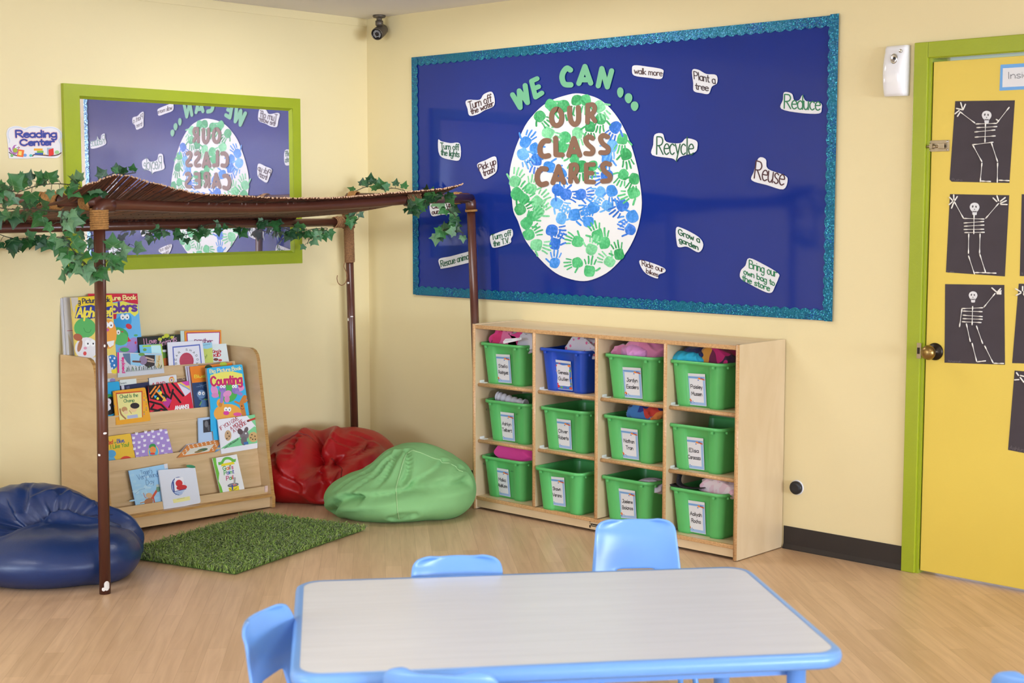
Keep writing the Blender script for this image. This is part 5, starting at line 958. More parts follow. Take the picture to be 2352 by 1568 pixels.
for (x0, x1) in COLS:
    for z in SZ:
        a = MB(); a.box((x0+.001, CYF+.03, z-.016), (x1-.001, -.012, z), MAPLEH); a.tube([(x0+.001, CYF+.026, z-.008), (x1-.001, CYF+.026, z-.008)], .0082, MEDGE, 10); s_ = a.build('shelf', cu)
        a = MB(); a.box((x0+.0005, CYF+.03, z), (x0+.028, CYF+.06, z+.003), CLEAR, .001); a.box((x0+.0005, CYF+.03, z), (x0+.003, CYF+.06, z+.012), CLEAR, .001); a.build('shelf_clip', s_)
A = Art((0, CYF+.0115, 0), (0, -1, 0), (1340, 1190, 39.2), 0.0002); lk = ink((36, 22, 20)); lw = ink((176, 166, 140))
A.poly([(680,470),(760,430),(830,480),(1230,540),(1300,520),(1420,620),(1440,740),(1380,850),(1240,800),(740,720),(660,600)], lk, 1); A.text('Jonti-Craft', (740,640),(1370,780),(745,545), lw, 26, 2)
for (x, y, s_) in ((590, 0, 0), (1490, 170, 1)):
    A.ell(x, 310+y, 40, 50, lk, 1); A.poly([(x-60,400+y),(x+50,430+y),(x+70,500+y),(x+20,500+y)], lk, 1); A.poly([(x-70,700+y),(x-20,560+y),(x+70,640+y),(x+70,730+y),(x+50,840+y),(x-40,850+y),(x-60,760+y)], lk, 1)
A.build('maker_mark', kp_)

# ---------------------------------------------------------------- plastic tubs
BG = mat('green_tub_plastic', (92, 188, 104), 0.32, spec=0.5, vary=0.03, vscale=3); BB = mat('blue_tub_plastic', (28, 76, 190), 0.3, spec=0.5, vary=0.05, vscale=3)
TW, BW, TD, BD, BHH = .262, .226, .285, .25, .187
def section(w, d, r, rec, z, shrink=0.0):
    """outline of the tub at one height; front (-y) has a recessed middle"""
    P = []; w2, d2 = w/2-shrink, d/2-shrink
    def arc(cx, cy, a0): return [(cx+r*math.cos(math.radians(a0+90*k/5)), cy+r*math.sin(math.radians(a0+90*k/5))) for k in range(6)]
    P += arc(-w2+r, -d2+r, 180)
    f = [(-.235, 0), (-.215, .25), (-.195, .8), (-.175, 1), (.23, 1), (.245, .8), (.255, .25), (.27, 0)]
    P += [(x*w, -d2+rec*k) for x, k in f]
    P += arc(w2-r, -d2+r, 270); P += arc(w2-r, d2-r, 0); P += arc(-w2+r, d2-r, 90)
    return [Vector((x, y, z)) for x, y in P]
def make_tub(mt):
    """tub geometry around its own base centre; returns (shell, rim) builders"""
    sh = MB(); N = len(section(1, 1, .1, 0, 0)); rings = []
    for (k, rec) in ((0, .016), (.06, .016), (.5, .017), (.80, .017), (.90, .013), (.96, .004), (1.0, .0)):
        w = BW+(TW-BW)*k; d = BD+(TD-BD)*k; rings.append(section(w, d, .026+.006*k, rec, BHH*k))
    inner = []
    for (k, rec) in ((1.0, 0), (.96, .004), (.90, .013), (.5, .017), (.02, .016)):
        w = BW+(TW-BW)*k; d = BD+(TD-BD)*k; inner.append(section(w, d, .024+.006*k, rec, max(.004, BHH*k), .003))
    R = rings+inner; V = [p for r in R for p in r]; F = []
    for i in range(len(R)-1):
        for j in range(N): F.append((i*N+j, i*N+(j+1) % N, (i+1)*N+(j+1) % N, (i+1)*N+j))
    F.append(tuple(range(N))[::-1]); F.append(tuple(range((len(R)-1)*N, len(R)*N))); sh.add(V, F, mt, True)
    rim = MB(); prof = [(0, -.003), (.010, -.003), (.0115, -.009), (.013, -.009), (.0125, .001), (.010, .004), (0, .004), (-.0015, 0)]; RR = []
    for (o_, z) in prof: RR.append(section(TW+2*o_, TD+2*o_, .032+max(0, o_), 0, BHH+z))
    V = [p for r in RR for p in r]; n = len(RR); F = []
    for i in range(n):
        for j in range(N): F.append((i*N+j, i*N+(j+1) % N, ((i+1) % n)*N+(j+1) % N, ((i+1) % n)*N+j))
    rim.add(V, F, mt, True)
    for sx in (-1, 1):
        rim.box((sx*(TW/2-.038)-.006, -TD/2-.0115, BHH-.02), (sx*(TW/2-.038)+.006, -TD/2-.001, BHH-.006), mt, .0015)
        for y in (-TD/2+.035, TD/2-.035): rim.box((sx*(TW/2+.0055)-.005, y-.006, BHH-.02), (sx*(TW/2+.0055)+.005, y+.006, BHH-.006), mt, .0015)
    return sh, rim
TUBS = [  # x centre, z, extra forward, yaw, colour, card corners, view, name lines, label
 (1.2545,.592,0,0,BG,((365,548),(655,562),(692,1095),(412,1072)),(1090,745,8.11),('Stella','Rodriguez'),'green tub heaped with pink patterned clothes, top row at the far left end'),
 (1.6235,.592,0,-1,BB,((1485,650),(1790,690),(1825,1230),(1515,1195)),(1090,745,8.11),('Genesis','Guillen'),'the only blue tub, holding white polka dot cloth'),
 (2.0005,.592,0,0,BG,((352,495),(675,515),(705,1035),(385,1008)),(1380,775,7.35),('Jordyn','Escalera'),'green tub heaped with plush pink blanket, top row beside the blue tub'),
 (2.3435,.592,0,0,BG,((1445,600),(1758,618),(1785,1160),(1475,1130)),(1380,775,7.35),('Paisley','Mussen'),'green tub overflowing with turquoise and magenta clothes, top row nearest the door'),
 (1.2825,.328,0,0,BG,((293,295),(487,318),(502,668),(312,640)),(1090,890,5.407),('Ashlyn','Telbert'),'green tub with a rolled white cloth sticking out, middle row at the left end'),
 (1.629,.328,0,0,BG,((988,380),(1192,405),(1210,770),(1010,738)),(1090,890,5.407),('Oliver','Roberts'),'empty green tub in the middle row directly under the blue tub'),
 (1.994,.328,0,0,BG,((250,292),(448,318),(465,648),(268,620)),(1370,920,4.7515),('Nathan','Tran'),'green tub stuffed with navy and orange printed cloth in the middle row'),
 (2.342,.328,0,0,BG,((950,388),(1165,412),(1178,758),(965,730)),(1370,920,4.7515),('Elisa','Caracoza'),'empty green tub in the middle row nearest the door'),
 (1.2605,.0625,0,0,BG,((240,988),(420,1018),(447,1358),(272,1325)),(1090,890,5.407),('Malka','AbdiKarim'),'green tub with crumpled bright pink cloth, bottom row by the green bean bag'),
 (1.638,.0625,.045,0,BG,((910,1098),(1112,1118),(1133,1480),(935,1450)),(1090,890,5.407),('Shawn','Verano'),'empty green tub in the bottom row, pulled slightly forward of its divider'),
 (1.9845,.0625,0,0,BG,((240,955),(420,985),(438,1290),(250,1278)),(1370,920,4.7515),('Jaelene','Bolanos'),'green bottom-row tub with a scrap of grey cloth inside, half hidden by a chair'),
 (2.3525,.0625,0,0,BG,((978,1080),(1180,1110),(1193,1458),(990,1420)),(1370,920,4.7515),('Aaliyah','Rocha'),'green tub with a black strap and fluffy pale pink cloth, bottom row nearest the door')]
protos = {}
CARDW = mat('tub_name_card', (230, 230, 234), 0.3, vary=0.01, coat=0.2)
for (x, z, fw, yaw, mt, quad, view, nm, label) in TUBS:
    yc_ = -.160-fw
    t = tag(empty('storage_tub', (x, yc_, z), math.radians(yaw)), label, 'tub', 'storage tubs in the cubby unit')
    if mt.name not in protos:
        sh, rim = make_tub(mt); M_ = wm(t)
        for b_ in (sh, rim): b_.v = [M_ @ p for p in b_.v]
        protos[mt.name] = (sh.build('tub_shell', t), rim.build('tub_rim', t))
    else:
        for o in protos[mt.name]: c = o.copy(); COL.objects.link(c); c.parent = t
    # the printed name card on the recessed front, leaning like the tub wall
    tilt_ = math.atan2((TD-BD)/2, BHH); n = Vector((0, -math.cos(tilt_), -math.sin(tilt_)*-1)); P0 = Vector((x, yc_-BD/2+.0165-.0045, z)); n = Vector((0, -math.cos(tilt_), math.sin(tilt_)*-1)).normalized()
    if (CAM-P0).dot(n) < 0: n = -n
    A = Art(P0, n, fn=quad_fn(*quad, view), lift=.00025); A.sheet([(0, 0), (1, 0), (1, 1), (0, 1)], CARDW, .0008)
    if mt is BG:
        A.rect(.02, .085, .98, .985, ink((158, 190, 232)), 1); A.rect(.13, .16, .87, .90, CARDW, 2)
        A.stroke([(.08,.12),(.5,.125),(.9,.13)], .03, ink((110, 160, 214)), 3, 0, 0); A.ell(.70,.15,.10,.028,ink((240,140,50)),3,5); A.ell(.86,.165,.11,.024,ink((214,96,60)),3,10); A.ell(.62,.20,.035,.018,ink((80,110,190)),3); A.ell(.78,.135,.05,.02,ink((80,110,190)),4)
        A.ell(.13,.865,.075,.04,ink((214,84,56)),3); A.ell(.13,.835,.05,.03,ink((232,130,60)),4); A.ell(.11,.915,.09,.03,ink((130,150,200)),3); A.ell(.27,.88,.025,.014,ink((80,110,190)),3); A.ell(.33,.915,.02,.012,ink((80,130,190)),3); A.ell(.10,.87,.025,.015,ink((240,240,244)),5)
    else:
        A.rect(.02, .085, .98, .985, ink((70, 120, 200)), 1); A.poly([(.13,.15),(.5,.165),(.86,.155),(.88,.4),(.85,.6),(.88,.85),(.5,.87),(.12,.86),(.14,.6),(.11,.4)], CARDW, 2, 3)
        for (px, py, rx, ry, c) in ((.08,.20,.06,.03,(214,60,60)),(.30,.115,.06,.02,(200,70,110)),(.88,.16,.09,.04,(240,140,60)),(.92,.33,.06,.035,(120,190,70)),(.07,.38,.05,.03,(240,150,50)),(.95,.58,.05,.03,(230,110,50)),(.06,.62,.04,.03,(70,170,90)),(.14,.90,.12,.05,(220,56,60)),(.12,.82,.06,.035,(226,70,70)),(.35,.93,.07,.03,(120,180,70)),(.55,.945,.05,.02,(150,80,170)),(.72,.92,.05,.02,(70,150,210)),(.9,.93,.09,.04,(230,90,50)),(.93,.78,.05,.03,(80,120,60))): A.ell(px,py,rx,ry,ink(c),3)
    for i, ln in enumerate(nm):
        w_ = min(.62, .085*len(ln)+.06); y = .47+.22*i; A.text(ln, (.5-w_/2, y), (.5+w_/2, y), (.5-w_/2, y-.115), ink((64, 64, 70)), .022, 4)
    A.build('name_card', t)
def felt(tub_view, items, y):   # marker numbers written on two of the tubs
    for (txt, p0, p1, pt) in items: yield Art((0, y, 0), (0, -1, 0), tub_view).text(txt, p0, p1, pt, ink((40, 84, 50)), 2.2, 1)
tubs = [o for o in bpy.data.objects if o.name.startswith('storage_tub')]
for A_, k in [(q, 4) for q in felt((1090, 890, 5.407), [('#13', (138, 282), (196, 288), (136, 256)), ('#1', (512, 342), (540, 345), (511, 315))], -.160-.1405+.0)]+[(q, 8) for q in felt((1090, 890, 5.407), [('#4', (104, 952), (138, 958), (103, 928)), ('#4', (446, 1046), (480, 1050), (445, 1026))], -.160-.1405)]:
    o_ = next(o for o in tubs if o['label'] == TUBS[k][8]); A_.build('marker_number', o_)

# ---------------------------------------------------------------- clothes in the tubs
def cloth_mat(name, cols, scale=14, rough=0.85, sheen=0.3):
    m = bpy.data.materials.new(name); m.use_nodes = True; nt = m.node_tree; b = nt.nodes['Principled BSDF']; tc = nt.nodes.new('ShaderNodeTexCoord'); v = nt.nodes.new('ShaderNodeTexVoronoi'); v.inputs['Scale'].default_value = scale
    n = nt.nodes.new('ShaderNodeTexNoise'); n.inputs['Scale'].default_value = 6; mx = nt.nodes.new('ShaderNodeMix'); mx.data_type = 'RGBA'; mx.blend_type = 'LINEAR_LIGHT'; mx.inputs[0].default_value = .12
    nt.links.new(tc.outputs['Object'], n.inputs[0]); nt.links.new(tc.outputs['Object'], mx.inputs[6]); nt.links.new(n.outputs['Color'], mx.inputs[7]); nt.links.new(mx.outputs[2], v.inputs['Vector'])
    s = nt.nodes.new('ShaderNodeSeparateColor'); nt.links.new(v.outputs['Color'], s.inputs[0]); r = nt.nodes.new('ShaderNodeValToRGB'); r.color_ramp.interpolation = 'CONSTANT'; E = r.color_ramp.elements
    for i, c in enumerate(cols):
        e = E[i] if i < 2 else E.new(i/len(cols)); e.position = i/len(cols); e.color = (*lin(c), 1)
    if len(cols) == 1: E[1].color = (*lin(cols[0]), 1)
    nt.links.new(s.outputs[0], r.inputs[0]); nt.links.new(r.outputs[0], b.inputs['Base Color']); b.inputs['Roughness'].default_value = rough; b.inputs['Sheen Weight'].default_value = sheen; return m
def dot_mat(name, base, dot, scale, size):
    m = bpy.data.materials.new(name); m.use_nodes = True; nt = m.node_tree; b = nt.nodes['Principled BSDF']; tc = nt.nodes.new('ShaderNodeTexCoord'); v = nt.nodes.new('ShaderNodeTexVoronoi'); v.inputs['Scale'].default_value = scale; nt.links.new(tc.outputs['Object'], v.inputs['Vector'])
    r = nt.nodes.new('ShaderNodeValToRGB'); r.color_ramp.interpolation = 'CONSTANT'; r.color_ramp.elements[0].color = (*lin(dot), 1); r.color_ramp.elements[1].position = size; r.color_ramp.elements[1].color = (*lin(base), 1)
    nt.links.new(v.outputs['Distance'], r.inputs[0]); nt.links.new(r.outputs[0], b.inputs['Base Color']); b.inputs['Roughness'].default_value = .9; return m
def heap(c, r, mt, label, cat='cloth', name='folded_cloth', seed=1, fold=.42, freq=17, sub=5, group='clothes in the tubs', zmin=-1, ymin=-.266):
    """a crumpled bundle: an ellipsoid with ridged folds"""
    bm = bmesh.new(); bmesh.ops.create_icosphere(bm, subdivisions=sub, radius=1); off = Vector((seed*7.3, seed*3.1, seed*1.7)); c = Vector(c); V = []; bm.verts.index_update()
    for v in bm.verts:
        d = v.co.normalized(); p = Vector((d.x*r[0], d.y*r[1], d.z*r[2])); q = p*freq+off
        w_ = noise.noise_vector(q*.6)*.5; a1 = 1-abs(noise.noise(q*.8+w_))*2; a2 = 1-abs(noise.noise(q*1.7+w_*2+Vector((5, 5, 5))))*2
        k = 1+fold*(a1*.55+a2*.4-.2); p = p*k
        if p.z < zmin: p.z = zmin
        q = c+p; q.y = max(q.y, ymin)
        V.append(q)
    a = MB(); a.add(V, [[q.index for q in f.verts] for f in bm.faces], mt, True); bm.free()
    return tag(a.build(name), label, cat, group)
ROSE = cloth_mat('pink_patterned_cloth', [(232, 60, 140), (236, 120, 170), (230, 50, 120), (240, 196, 190), (224, 80, 150)], 11)
heap((1.225,-.235,.795),(.085,.075,.042),ROSE,'bundle of bright pink patterned cloth in the top left tub',seed=1); heap((1.345,-.22,.79),(.075,.085,.052),cloth_mat('white_pink_cloth',[(222,220,232),(236,70,150),(214,212,226)],9),'white and pink cloth beside the pink bundle in the top left tub',seed=2)
heap((1.265,-.20,.815),(.05,.06,.03),dot_mat('cream_red_dot_cloth',(244,226,170),(176,30,40),62,.30),'cream cloth with dark red dots on the pink bundle',seed=3,fold=.15)
A = Art((0,-.315,0),(0,-1,0),(1090,745,8.11)); A.sheet([(530,320),(575,265),(735,255),(872,242),(876,280),(735,318),(540,358)], CARDW, .0006); A.stroke([(560,300),(700,285)],4,ink((120,120,130)),1,0,0); A.stroke([(790,270),(850,262)],4,ink((120,120,130)),1,0,0); tag(A.build('garment_tag'), 'white garment care tag hanging out of the top left tub', 'tag')
heap((1.685,-.20,.79),(.088,.105,.052),dot_mat('white_dotted_cloth',(214,210,222),(222,110,160),42,.26),'white cloth with pink polka dots in the blue tub',seed=4)
PLUSH = cloth_mat('plush_pink_blanket',[(216,126,170),(224,140,180),(208,116,160)],8,sheen=.8)
heap((2.03,-.19,.80),(.105,.10,.055),PLUSH,'plush pink blanket piled in the tub right of the blue tub',seed=5,fold=.32,freq=11); heap((1.925,-.235,.785),(.055,.06,.032),PLUSH,'corner of dusty pink fleece at the left of the plush blanket',seed=6); heap((1.995,-.262,.79),(.065,.03,.03),mat('lilac_satin_edge',(226,150,214),.5,sheen=.4),'lilac satin blanket edge folded over the front of its tub',seed=7,fold=.3,freq=18,ymin=-.32)
heap((2.275,-.255,.785),(.07,.04,.028),mat('turquoise_cloth',(40,170,206),.8,vary=.1),'turquoise cloth hanging over the front left of the tub nearest the door',seed=8,ymin=-.32); heap((2.30,-.21,.80),(.06,.06,.035),cloth_mat('navy_blue_cloth',[(28,26,70),(30,30,90),(60,150,206)],12),'navy and blue cloth behind the turquoise cloth',seed=9); heap((2.405,-.215,.80),(.07,.08,.045),cloth_mat('magenta_print_cloth',[(186,24,90),(110,20,70),(206,140,50),(190,30,110),(60,24,60)],16),'magenta and gold printed cloth in the tub nearest the door',seed=10); heap((2.345,-.13,.81),(.10,.06,.035),cloth_mat('light_blue_cloth',[(96,176,206),(110,190,216),(206,60,130)],10),'light blue cloth at the back of the tub nearest the door',seed=11)
pts = [on_axis(1090+x/5.407, 890+y/5.407, 1, -.245) for x, y in ((290,105),(340,120),(430,150),(540,185),(640,205))]; a = MB(); a.tube([tuple(p) for p in catmull(pts, 6)], [.020+.004*math.sin(i*1.7) for i in range(25)], mat('white_cloth', (214, 214, 226), .85, vary=.06), 14); tag(a.build('rolled_cloth'), 'rolled white cloth sticking up out of the middle left tub', 'cloth', 'clothes in the tubs')
heap((2.03,-.20,.535),(.085,.08,.048),cloth_mat('navy_print_cloth',[(24,38,110),(30,50,140),(60,120,190),(24,34,96),(206,60,50),(226,130,60)],13),'navy printed cloth with a red motif in the middle row tub',seed=12)
heap((1.285,-.215,.268),(.108,.09,.052),mat('hot_pink_cloth',(232,64,160),.75,sheen=.3,vary=.05),'crumpled hot pink cloth in the bottom left tub',seed=13,fold=.42,freq=12)
heap((2.06,-.225,.222),(.07,.06,.03),mat('grey_cloth',(196,190,206),.9,vary=.1),'scrap of grey cloth inside the half hidden bottom tub',seed=14)
heap((2.42,-.21,.26),(.085,.085,.047),cloth_mat('pale_pink_fleece',[(240,206,220),(236,190,210),(244,224,232)],30,sheen=1),'fluffy pale pink fleece in the bottom tub nearest the door',seed=15,fold=.3,freq=24)
pts = [on_axis(1370+x/4.7515, 920+y/4.7515, 1, -.30) for x, y in ((1140,960),(1060,960),(960,950),(890,915),(868,860),(882,800),(850,768),(800,772),(768,815),(775,870),(810,912),(870,940),(960,955))]
a = MB(); path = catmull(pts, 6); V = []; F = []; wdir = Vector((0, 1, 0)); N_ = len(path)
for i, p in enumerate(path):
    tn = (path[min(i+1, N_-1)]-path[max(i-1, 0)]).normalized(); nr = tn.cross(wdir).normalized(); w_ = .016 if i < 50 else .02
    for (s1, s2) in ((-1, -1), (1, -1), (1, 1), (-1, 1)): V.append(p+wdir*w_*s1+nr*.0012*s2+Vector((0, .016, 0))+wdir*.004*math.sin(i*.3))
for i in range(N_-1):
    for k in range(4): F.append((i*4+k, i*4+(k+1) % 4, i*4+4+(k+1) % 4, i*4+4+k))
F += [(0, 1, 2, 3), tuple(range(4*N_-4, 4*N_))]; a.add(V, F, mat('black_webbing', (28, 26, 30), .8, vary=.15, vscale=200), True); tag(a.build('webbing_strap'), 'black webbing strap looped up out of the bottom tub nearest the door', 'strap')
# ---------------------------------------------------------------- bean bags: smooth unions of ellipsoids, pressed and creased
def bag(name, center, blobs, creases, mt, label, seed, wr=.010, floor_z=0.0, k=.07, limit=None, seams=(), seam_mat=None, sub=6):
    """blobs: (offset in R (picture-right), F (away), z ; radii R,F,z). creases: (polyline of such points, width, depth)"""
    Rh = Vector((VR.x, VR.y, 0)).normalized(); Fh = Vector((VF.x, VF.y, 0)).normalized(); C = Vector(center)
    loc = lambda r, f, z: C+Rh*r+Fh*f+Vector((0, 0, z))
    def sdf(q):
        d = None
        for (o, r) in blobs:
            e = Vector(((q.x-o[0])/r[0], (q.y-o[1])/r[1], (q.z-o[2])/r[2])); l = e.length; di = (l-1)*min(r)
            if d is None: d = di
            else: h = max(0, min(1, .5+.5*(d-di)/k)); d = d*(1-h)+di*h-k*h*(1-h)
        return d
    cr = []; cen = Vector((0, 0, .14))
    def reach(d):
        lo, hi = 0.0, 1.2
        for _ in range(18):
            md = (lo+hi)/2
            if sdf(cen+d*md) < 0: lo = md
            else: hi = md
        return cen+d*lo
    for (pl, wd, dp) in creases: cr.append(([reach((p-cen).normalized()) for p in catmull(pl, 6)], wd, dp))
    bm = bmesh.new(); bmesh.ops.create_icosphere(bm, subdivisions=sub, radius=1); bm.verts.index_update(); V = []; off = Vector((seed*5.1, seed*2.3, seed*9.7))
    for v in bm.verts:
        d = v.co.normalized(); p = reach(d); push = 0
        for (pl, wd, dp) in cr:
            m2 = min((p-q).length_squared for q in pl); push += dp*math.exp(-m2/(wd*wd)); ring = math.sqrt(m2)/wd; push -= dp*.28*math.exp(-(ring-1.9)**2/.5)
        q = p*4.5+off; w_ = noise.noise_vector(q*.7); n1 = 1-abs(noise.noise(Vector((q.x*1.5, q.y*1.5, q.z*.55))+w_*.7))*2; n2 = 1-abs(noise.noise(Vector((q.x*2.6, q.y*2.6, q.z*1.2))+w_))*2
        push -= wr*(n1*.7+n2*.35-.3)*min(1, max(.25, p.z*5))
        p = p-d*push
        if p.z < .0: p.z = 0.0
        W_ = loc(p.x, p.y, p.z)
        W_.x = max(W_.x, .016)
        if limit: W_ = limit(W_)
        V.append(W_)
    F = [[q.index for q in f.verts] for f in bm.faces]; bm.free()
    a = MB(); a.add(V, F, mt, True); t = tag(empty(name, (C.x, C.y, 0)), label, 'bean bag', 'bean bags in the reading corner'); body = a.build('bag_cover', t)
    if seams:
        from mathutils.bvhtree import BVHTree
        tr = BVHTree.FromPolygons(V, F)
        for pl in seams:
            pts = []
            for p in catmull([Vector(q) for q in pl], 10):
                o_ = loc(0, 0, .14); W_ = loc(p.x, p.y, p.z); dr = (W_-o_).normalized(); h = tr.ray_cast(o_, dr)[0]
                if h is not None: pts.append(h+dr*.0012)
            if len(pts) > 3: s_ = MB(); s_.tube(pts, .0026, seam_mat or mt, 6); s_.build('seam', t)
    return t
REDV = mat('red_vinyl', (170, 18, 22), 0.36, spec=0.5, vary=0.1, vscale=5, bump=.06, bscale=90); NAVY = mat('navy_vinyl', (28, 54, 106), 0.32, spec=0.55, vary=0.12, vscale=5, bump=.06, bscale=90)
GCAN = mat('green_canvas', (130, 182, 118), 0.75, spec=0.25, vary=0.06, vscale=6, bump=.08, bscale=260); GSEAM = mat('pale_green_stitching', (160, 200, 140), .8)
V3 = lambda *p: Vector(p)
bag('bean_bag', (.345, -.575, 0), [((-.14, .05, .145), (.17, .20, .16)), ((.10, .10, .15), (.23, .19, .165)), ((-.02, -.10, .07), (.28, .20, .10)), ((.20, -.05, .12), (.13, .23, .13)), ((-.19, -.10, .11), (.11, .16, .14))],
    [([V3(-.05,.08,.33), V3(-.06,-.02,.28), V3(-.05,-.12,.2), V3(-.02,-.2,.13), V3(.0,-.26,.09)], .034, .075), ([V3(-.09,.02,.3), V3(-.11,-.1,.2), V3(-.07,-.2,.14)], .016, .02), ([V3(-.02,-.2,.13), V3(.06,-.2,.17), V3(.14,-.15,.21), V3(.22,-.06,.25)], .020, .030), ([V3(-.2,-.14,.2), V3(-.14,-.2,.13), V3(-.08,-.24,.1)], .016, .022), ([V3(.05,-.26,.06), V3(.06,-.25,.11), V3(.09,-.22,.15)], .012, .016), ([V3(.0,.0,.29), V3(.08,-.04,.27), V3(.15,-.06,.25)], .012, .010), ([V3(.12,.02,.3), V3(.2,.0,.27)], .012, .010)],
    REDV, 'glossy red vinyl bean bag slumped in the corner behind the green one', 3, .0045, k=.03, seams=[[(-.22,-.05,.24), (-.16,-.03,.29), (-.1,.0,.31)], [(.04,-.15,.22), (.1,-.2,.18), (.09,-.26,.12)]], seam_mat=mat('dark_red_seam', (120, 14, 18), .5))
def lim_green(W):
    if W.y > -.345 and W.x > 1.085: W.x = 1.085
    return W
bag('bean_bag', (.93, -.64, 0), [((-.01, -.03, .075), (.315, .26, .095)), ((.07, .05, .135), (.24, .20, .165)), ((-.12, -.0, .09), (.20, .22, .11)), ((.205, -.0, .12), (.14, .23, .135)), ((.07, .08, .18), (.17, .15, .13))],
    [([V3(-.28,-.10,.03), V3(-.25,-.15,.08), V3(-.2,-.18,.11), V3(-.14,-.2,.12)], .020, .040), ([V3(-.2,-.18,.12), V3(-.05,-.2,.13), V3(.08,-.19,.15), V3(.2,-.16,.165), V3(.28,-.1,.17)], .022, .030), ([V3(-.08,-.16,.16), V3(-.04,-.1,.24), V3(.0,-.02,.30)], .014, .018), ([V3(.02,-.17,.16), V3(.05,-.12,.22), V3(.04,-.02,.30)], .012, .016), ([V3(.08,-.17,.17), V3(.14,-.12,.21), V3(.2,-.06,.25)], .014, .018), ([V3(.15,-.17,.17), V3(.22,-.12,.2), V3(.27,-.06,.22)], .013, .015), ([V3(-.2,-.1,.14), V3(-.12,-.04,.22), V3(-.05,.0,.28)], .014, .018), ([V3(-.14,-.14,.14), V3(-.08,-.08,.21), V3(-.02,-.02,.29)], .012, .014), ([V3(-.02,-.28,.03), V3(.03,-.28,.05), V3(.09,-.27,.05)], .014, .014), ([V3(.0,-.28,.015), V3(.06,-.28,.03)], .012, .012)],
    GCAN, 'light green canvas bean bag between the red one and the cubby unit', 8, .006, k=.04, limit=lim_green, seams=[[(.02,-.3,.005), (.015,-.3,.06), (.01,-.28,.11), (-.0,-.2,.16), (.02,-.1,.24), (.04,-.02,.3)], [(.04,-.02,.29), (.14,-.05,.27), (.24,-.08,.2)]], seam_mat=GSEAM)
def lim_blue(W):
    Rh = Vector((VR.x, VR.y, 0)).normalized(); Fh = Vector((VF.x, VF.y, 0)).normalized(); d = Vector((W.x-A0.x, W.y-A0.y, 0)); r = abs(d.dot(Rh)); f = d.dot(Fh); fm = .026-max(0, r-.03)*.9
    if f < fm: W = W+Fh*(fm-f)
    W.z = max(W.z, 0.0); return W
bag('bean_bag', (.735, -2.27, 0), [((.0, -.09, .085), (.335, .25, .115)), ((-.11, .10, .15), (.29, .15, .175)), ((.12, .10, .11), (.19, .15, .13)), ((-.30, -.03, .12), (.14, .22, .13)), ((.22, -.08, .085), (.12, .17, .105))],
    [([V3(-.26,-.16,.15), V3(-.16,-.16,.18), V3(-.10,-.08,.19), V3(.0,.0,.195), V3(.1,.02,.18), V3(.18,.02,.15), V3(.26,.04,.12)], .024, .050), ([V3(-.16,-.14,.17), V3(-.18,-.06,.22), V3(-.22,.0,.28)], .022, .040), ([V3(-.02,-.0,.2), V3(.0,.02,.26), V3(.02,.06,.31)], .013, .018), ([V3(-.07,-.02,.21), V3(-.1,.02,.28), V3(-.12,.08,.32)], .015, .018), ([V3(-.3,-.14,.18), V3(-.25,-.1,.24)], .018, .022), ([V3(.1,.02,.18), V3(.12,.04,.22), V3(.14,.08,.24)], .012, .014), ([V3(.16,.0,.16), V3(.2,-.03,.17)], .012, .014), ([V3(-.14,-.2,.15), V3(-.2,-.26,.12), V3(-.3,-.26,.12)], .016, .016)],
    NAVY, 'shiny navy blue vinyl bean bag behind the front canopy post', 12, .008, k=.03, limit=lim_blue, seams=[[(-.05,-.05,.27), (.0,.0,.27), (.06,.0,.25), (.12,.03,.22), (.18,.05,.2)]], seam_mat=mat('navy_stitching', (24, 38, 84), .6))

# ---------------------------------------------------------------- shaggy rug
N0 = Vector((1.30, -1.83, 0)); R0 = Vector((1.085, -.985, 0)); er = (R0-N0).normalized(); el = Vector((-er.y, er.x, 0)); RL = (R0-N0).length; RWd = .60
rt = tag(empty('shag_rug', N0+er*RL/2+el*RWd/2), 'grass-green shaggy rug on the wood floor in front of the book stand', 'rug')
a = MB(); a.prism([N0+er*.012+el*.012, R0-er*.012+el*.012, R0-er*.012+el*(RWd-.012), N0+er*.012+el*(RWd-.012)], (0, 0, .008), mat('rug_backing', (70, 96, 34), .9)); a.v = [p+Vector((0, 0, .001)) for p in a.v]; a.build('rug_backing', rt)
rnd = random.Random(21); PILE = [mat('rug_pile', (126, 156, 62), .75, sheen=.3), mat('rug_pile_dark', (98, 130, 44), .75, sheen=.3), mat('rug_pile_light', (152, 180, 84), .75, sheen=.3)]
a = MB(); verts = [[], [], []]; faces = [[], [], []]
for i in range(17000):
    s, t_ = rnd.uniform(0, RL), rnd.uniform(0, RWd); g_ = noise.noise(Vector((s*7, t_*7, 3))); an = rnd.uniform(0, 2*PI)+g_*3; L = rnd.uniform(.026, .042); b = N0+er*s+el*t_+Vector((0, 0, .007))
    dr = Vector((math.cos(an), math.sin(an), 0))*rnd.uniform(.25, 1.0)+el*g_*.5; sd = Vector((-math.sin(an), math.cos(an), 0))*rnd.uniform(.0013, .0026)
    if rnd.random() < .3: sd = Vector((sd.y, -sd.x, 0))
    m1 = b+dr*L*.45+Vector((0, 0, L*.52)); m2 = b+dr*L*1.05+Vector((0, 0, L*(.5+rnd.uniform(-.2, .25)))); k = rnd.choice((0, 0, 0, 1, 1, 2)); vs_ = verts[k]; n = len(vs_)
    vs_ += [b-sd, b+sd, m1+sd, m1-sd, m2]; faces[k] += [(n, n+1, n+2, n+3), (n+3, n+2, n+4)]
for k in range(3): a.add(verts[k], faces[k], PILE[k], True)
pl = a.build('rug_pile', rt, fix=False); pl['kind'] = 'stuff'
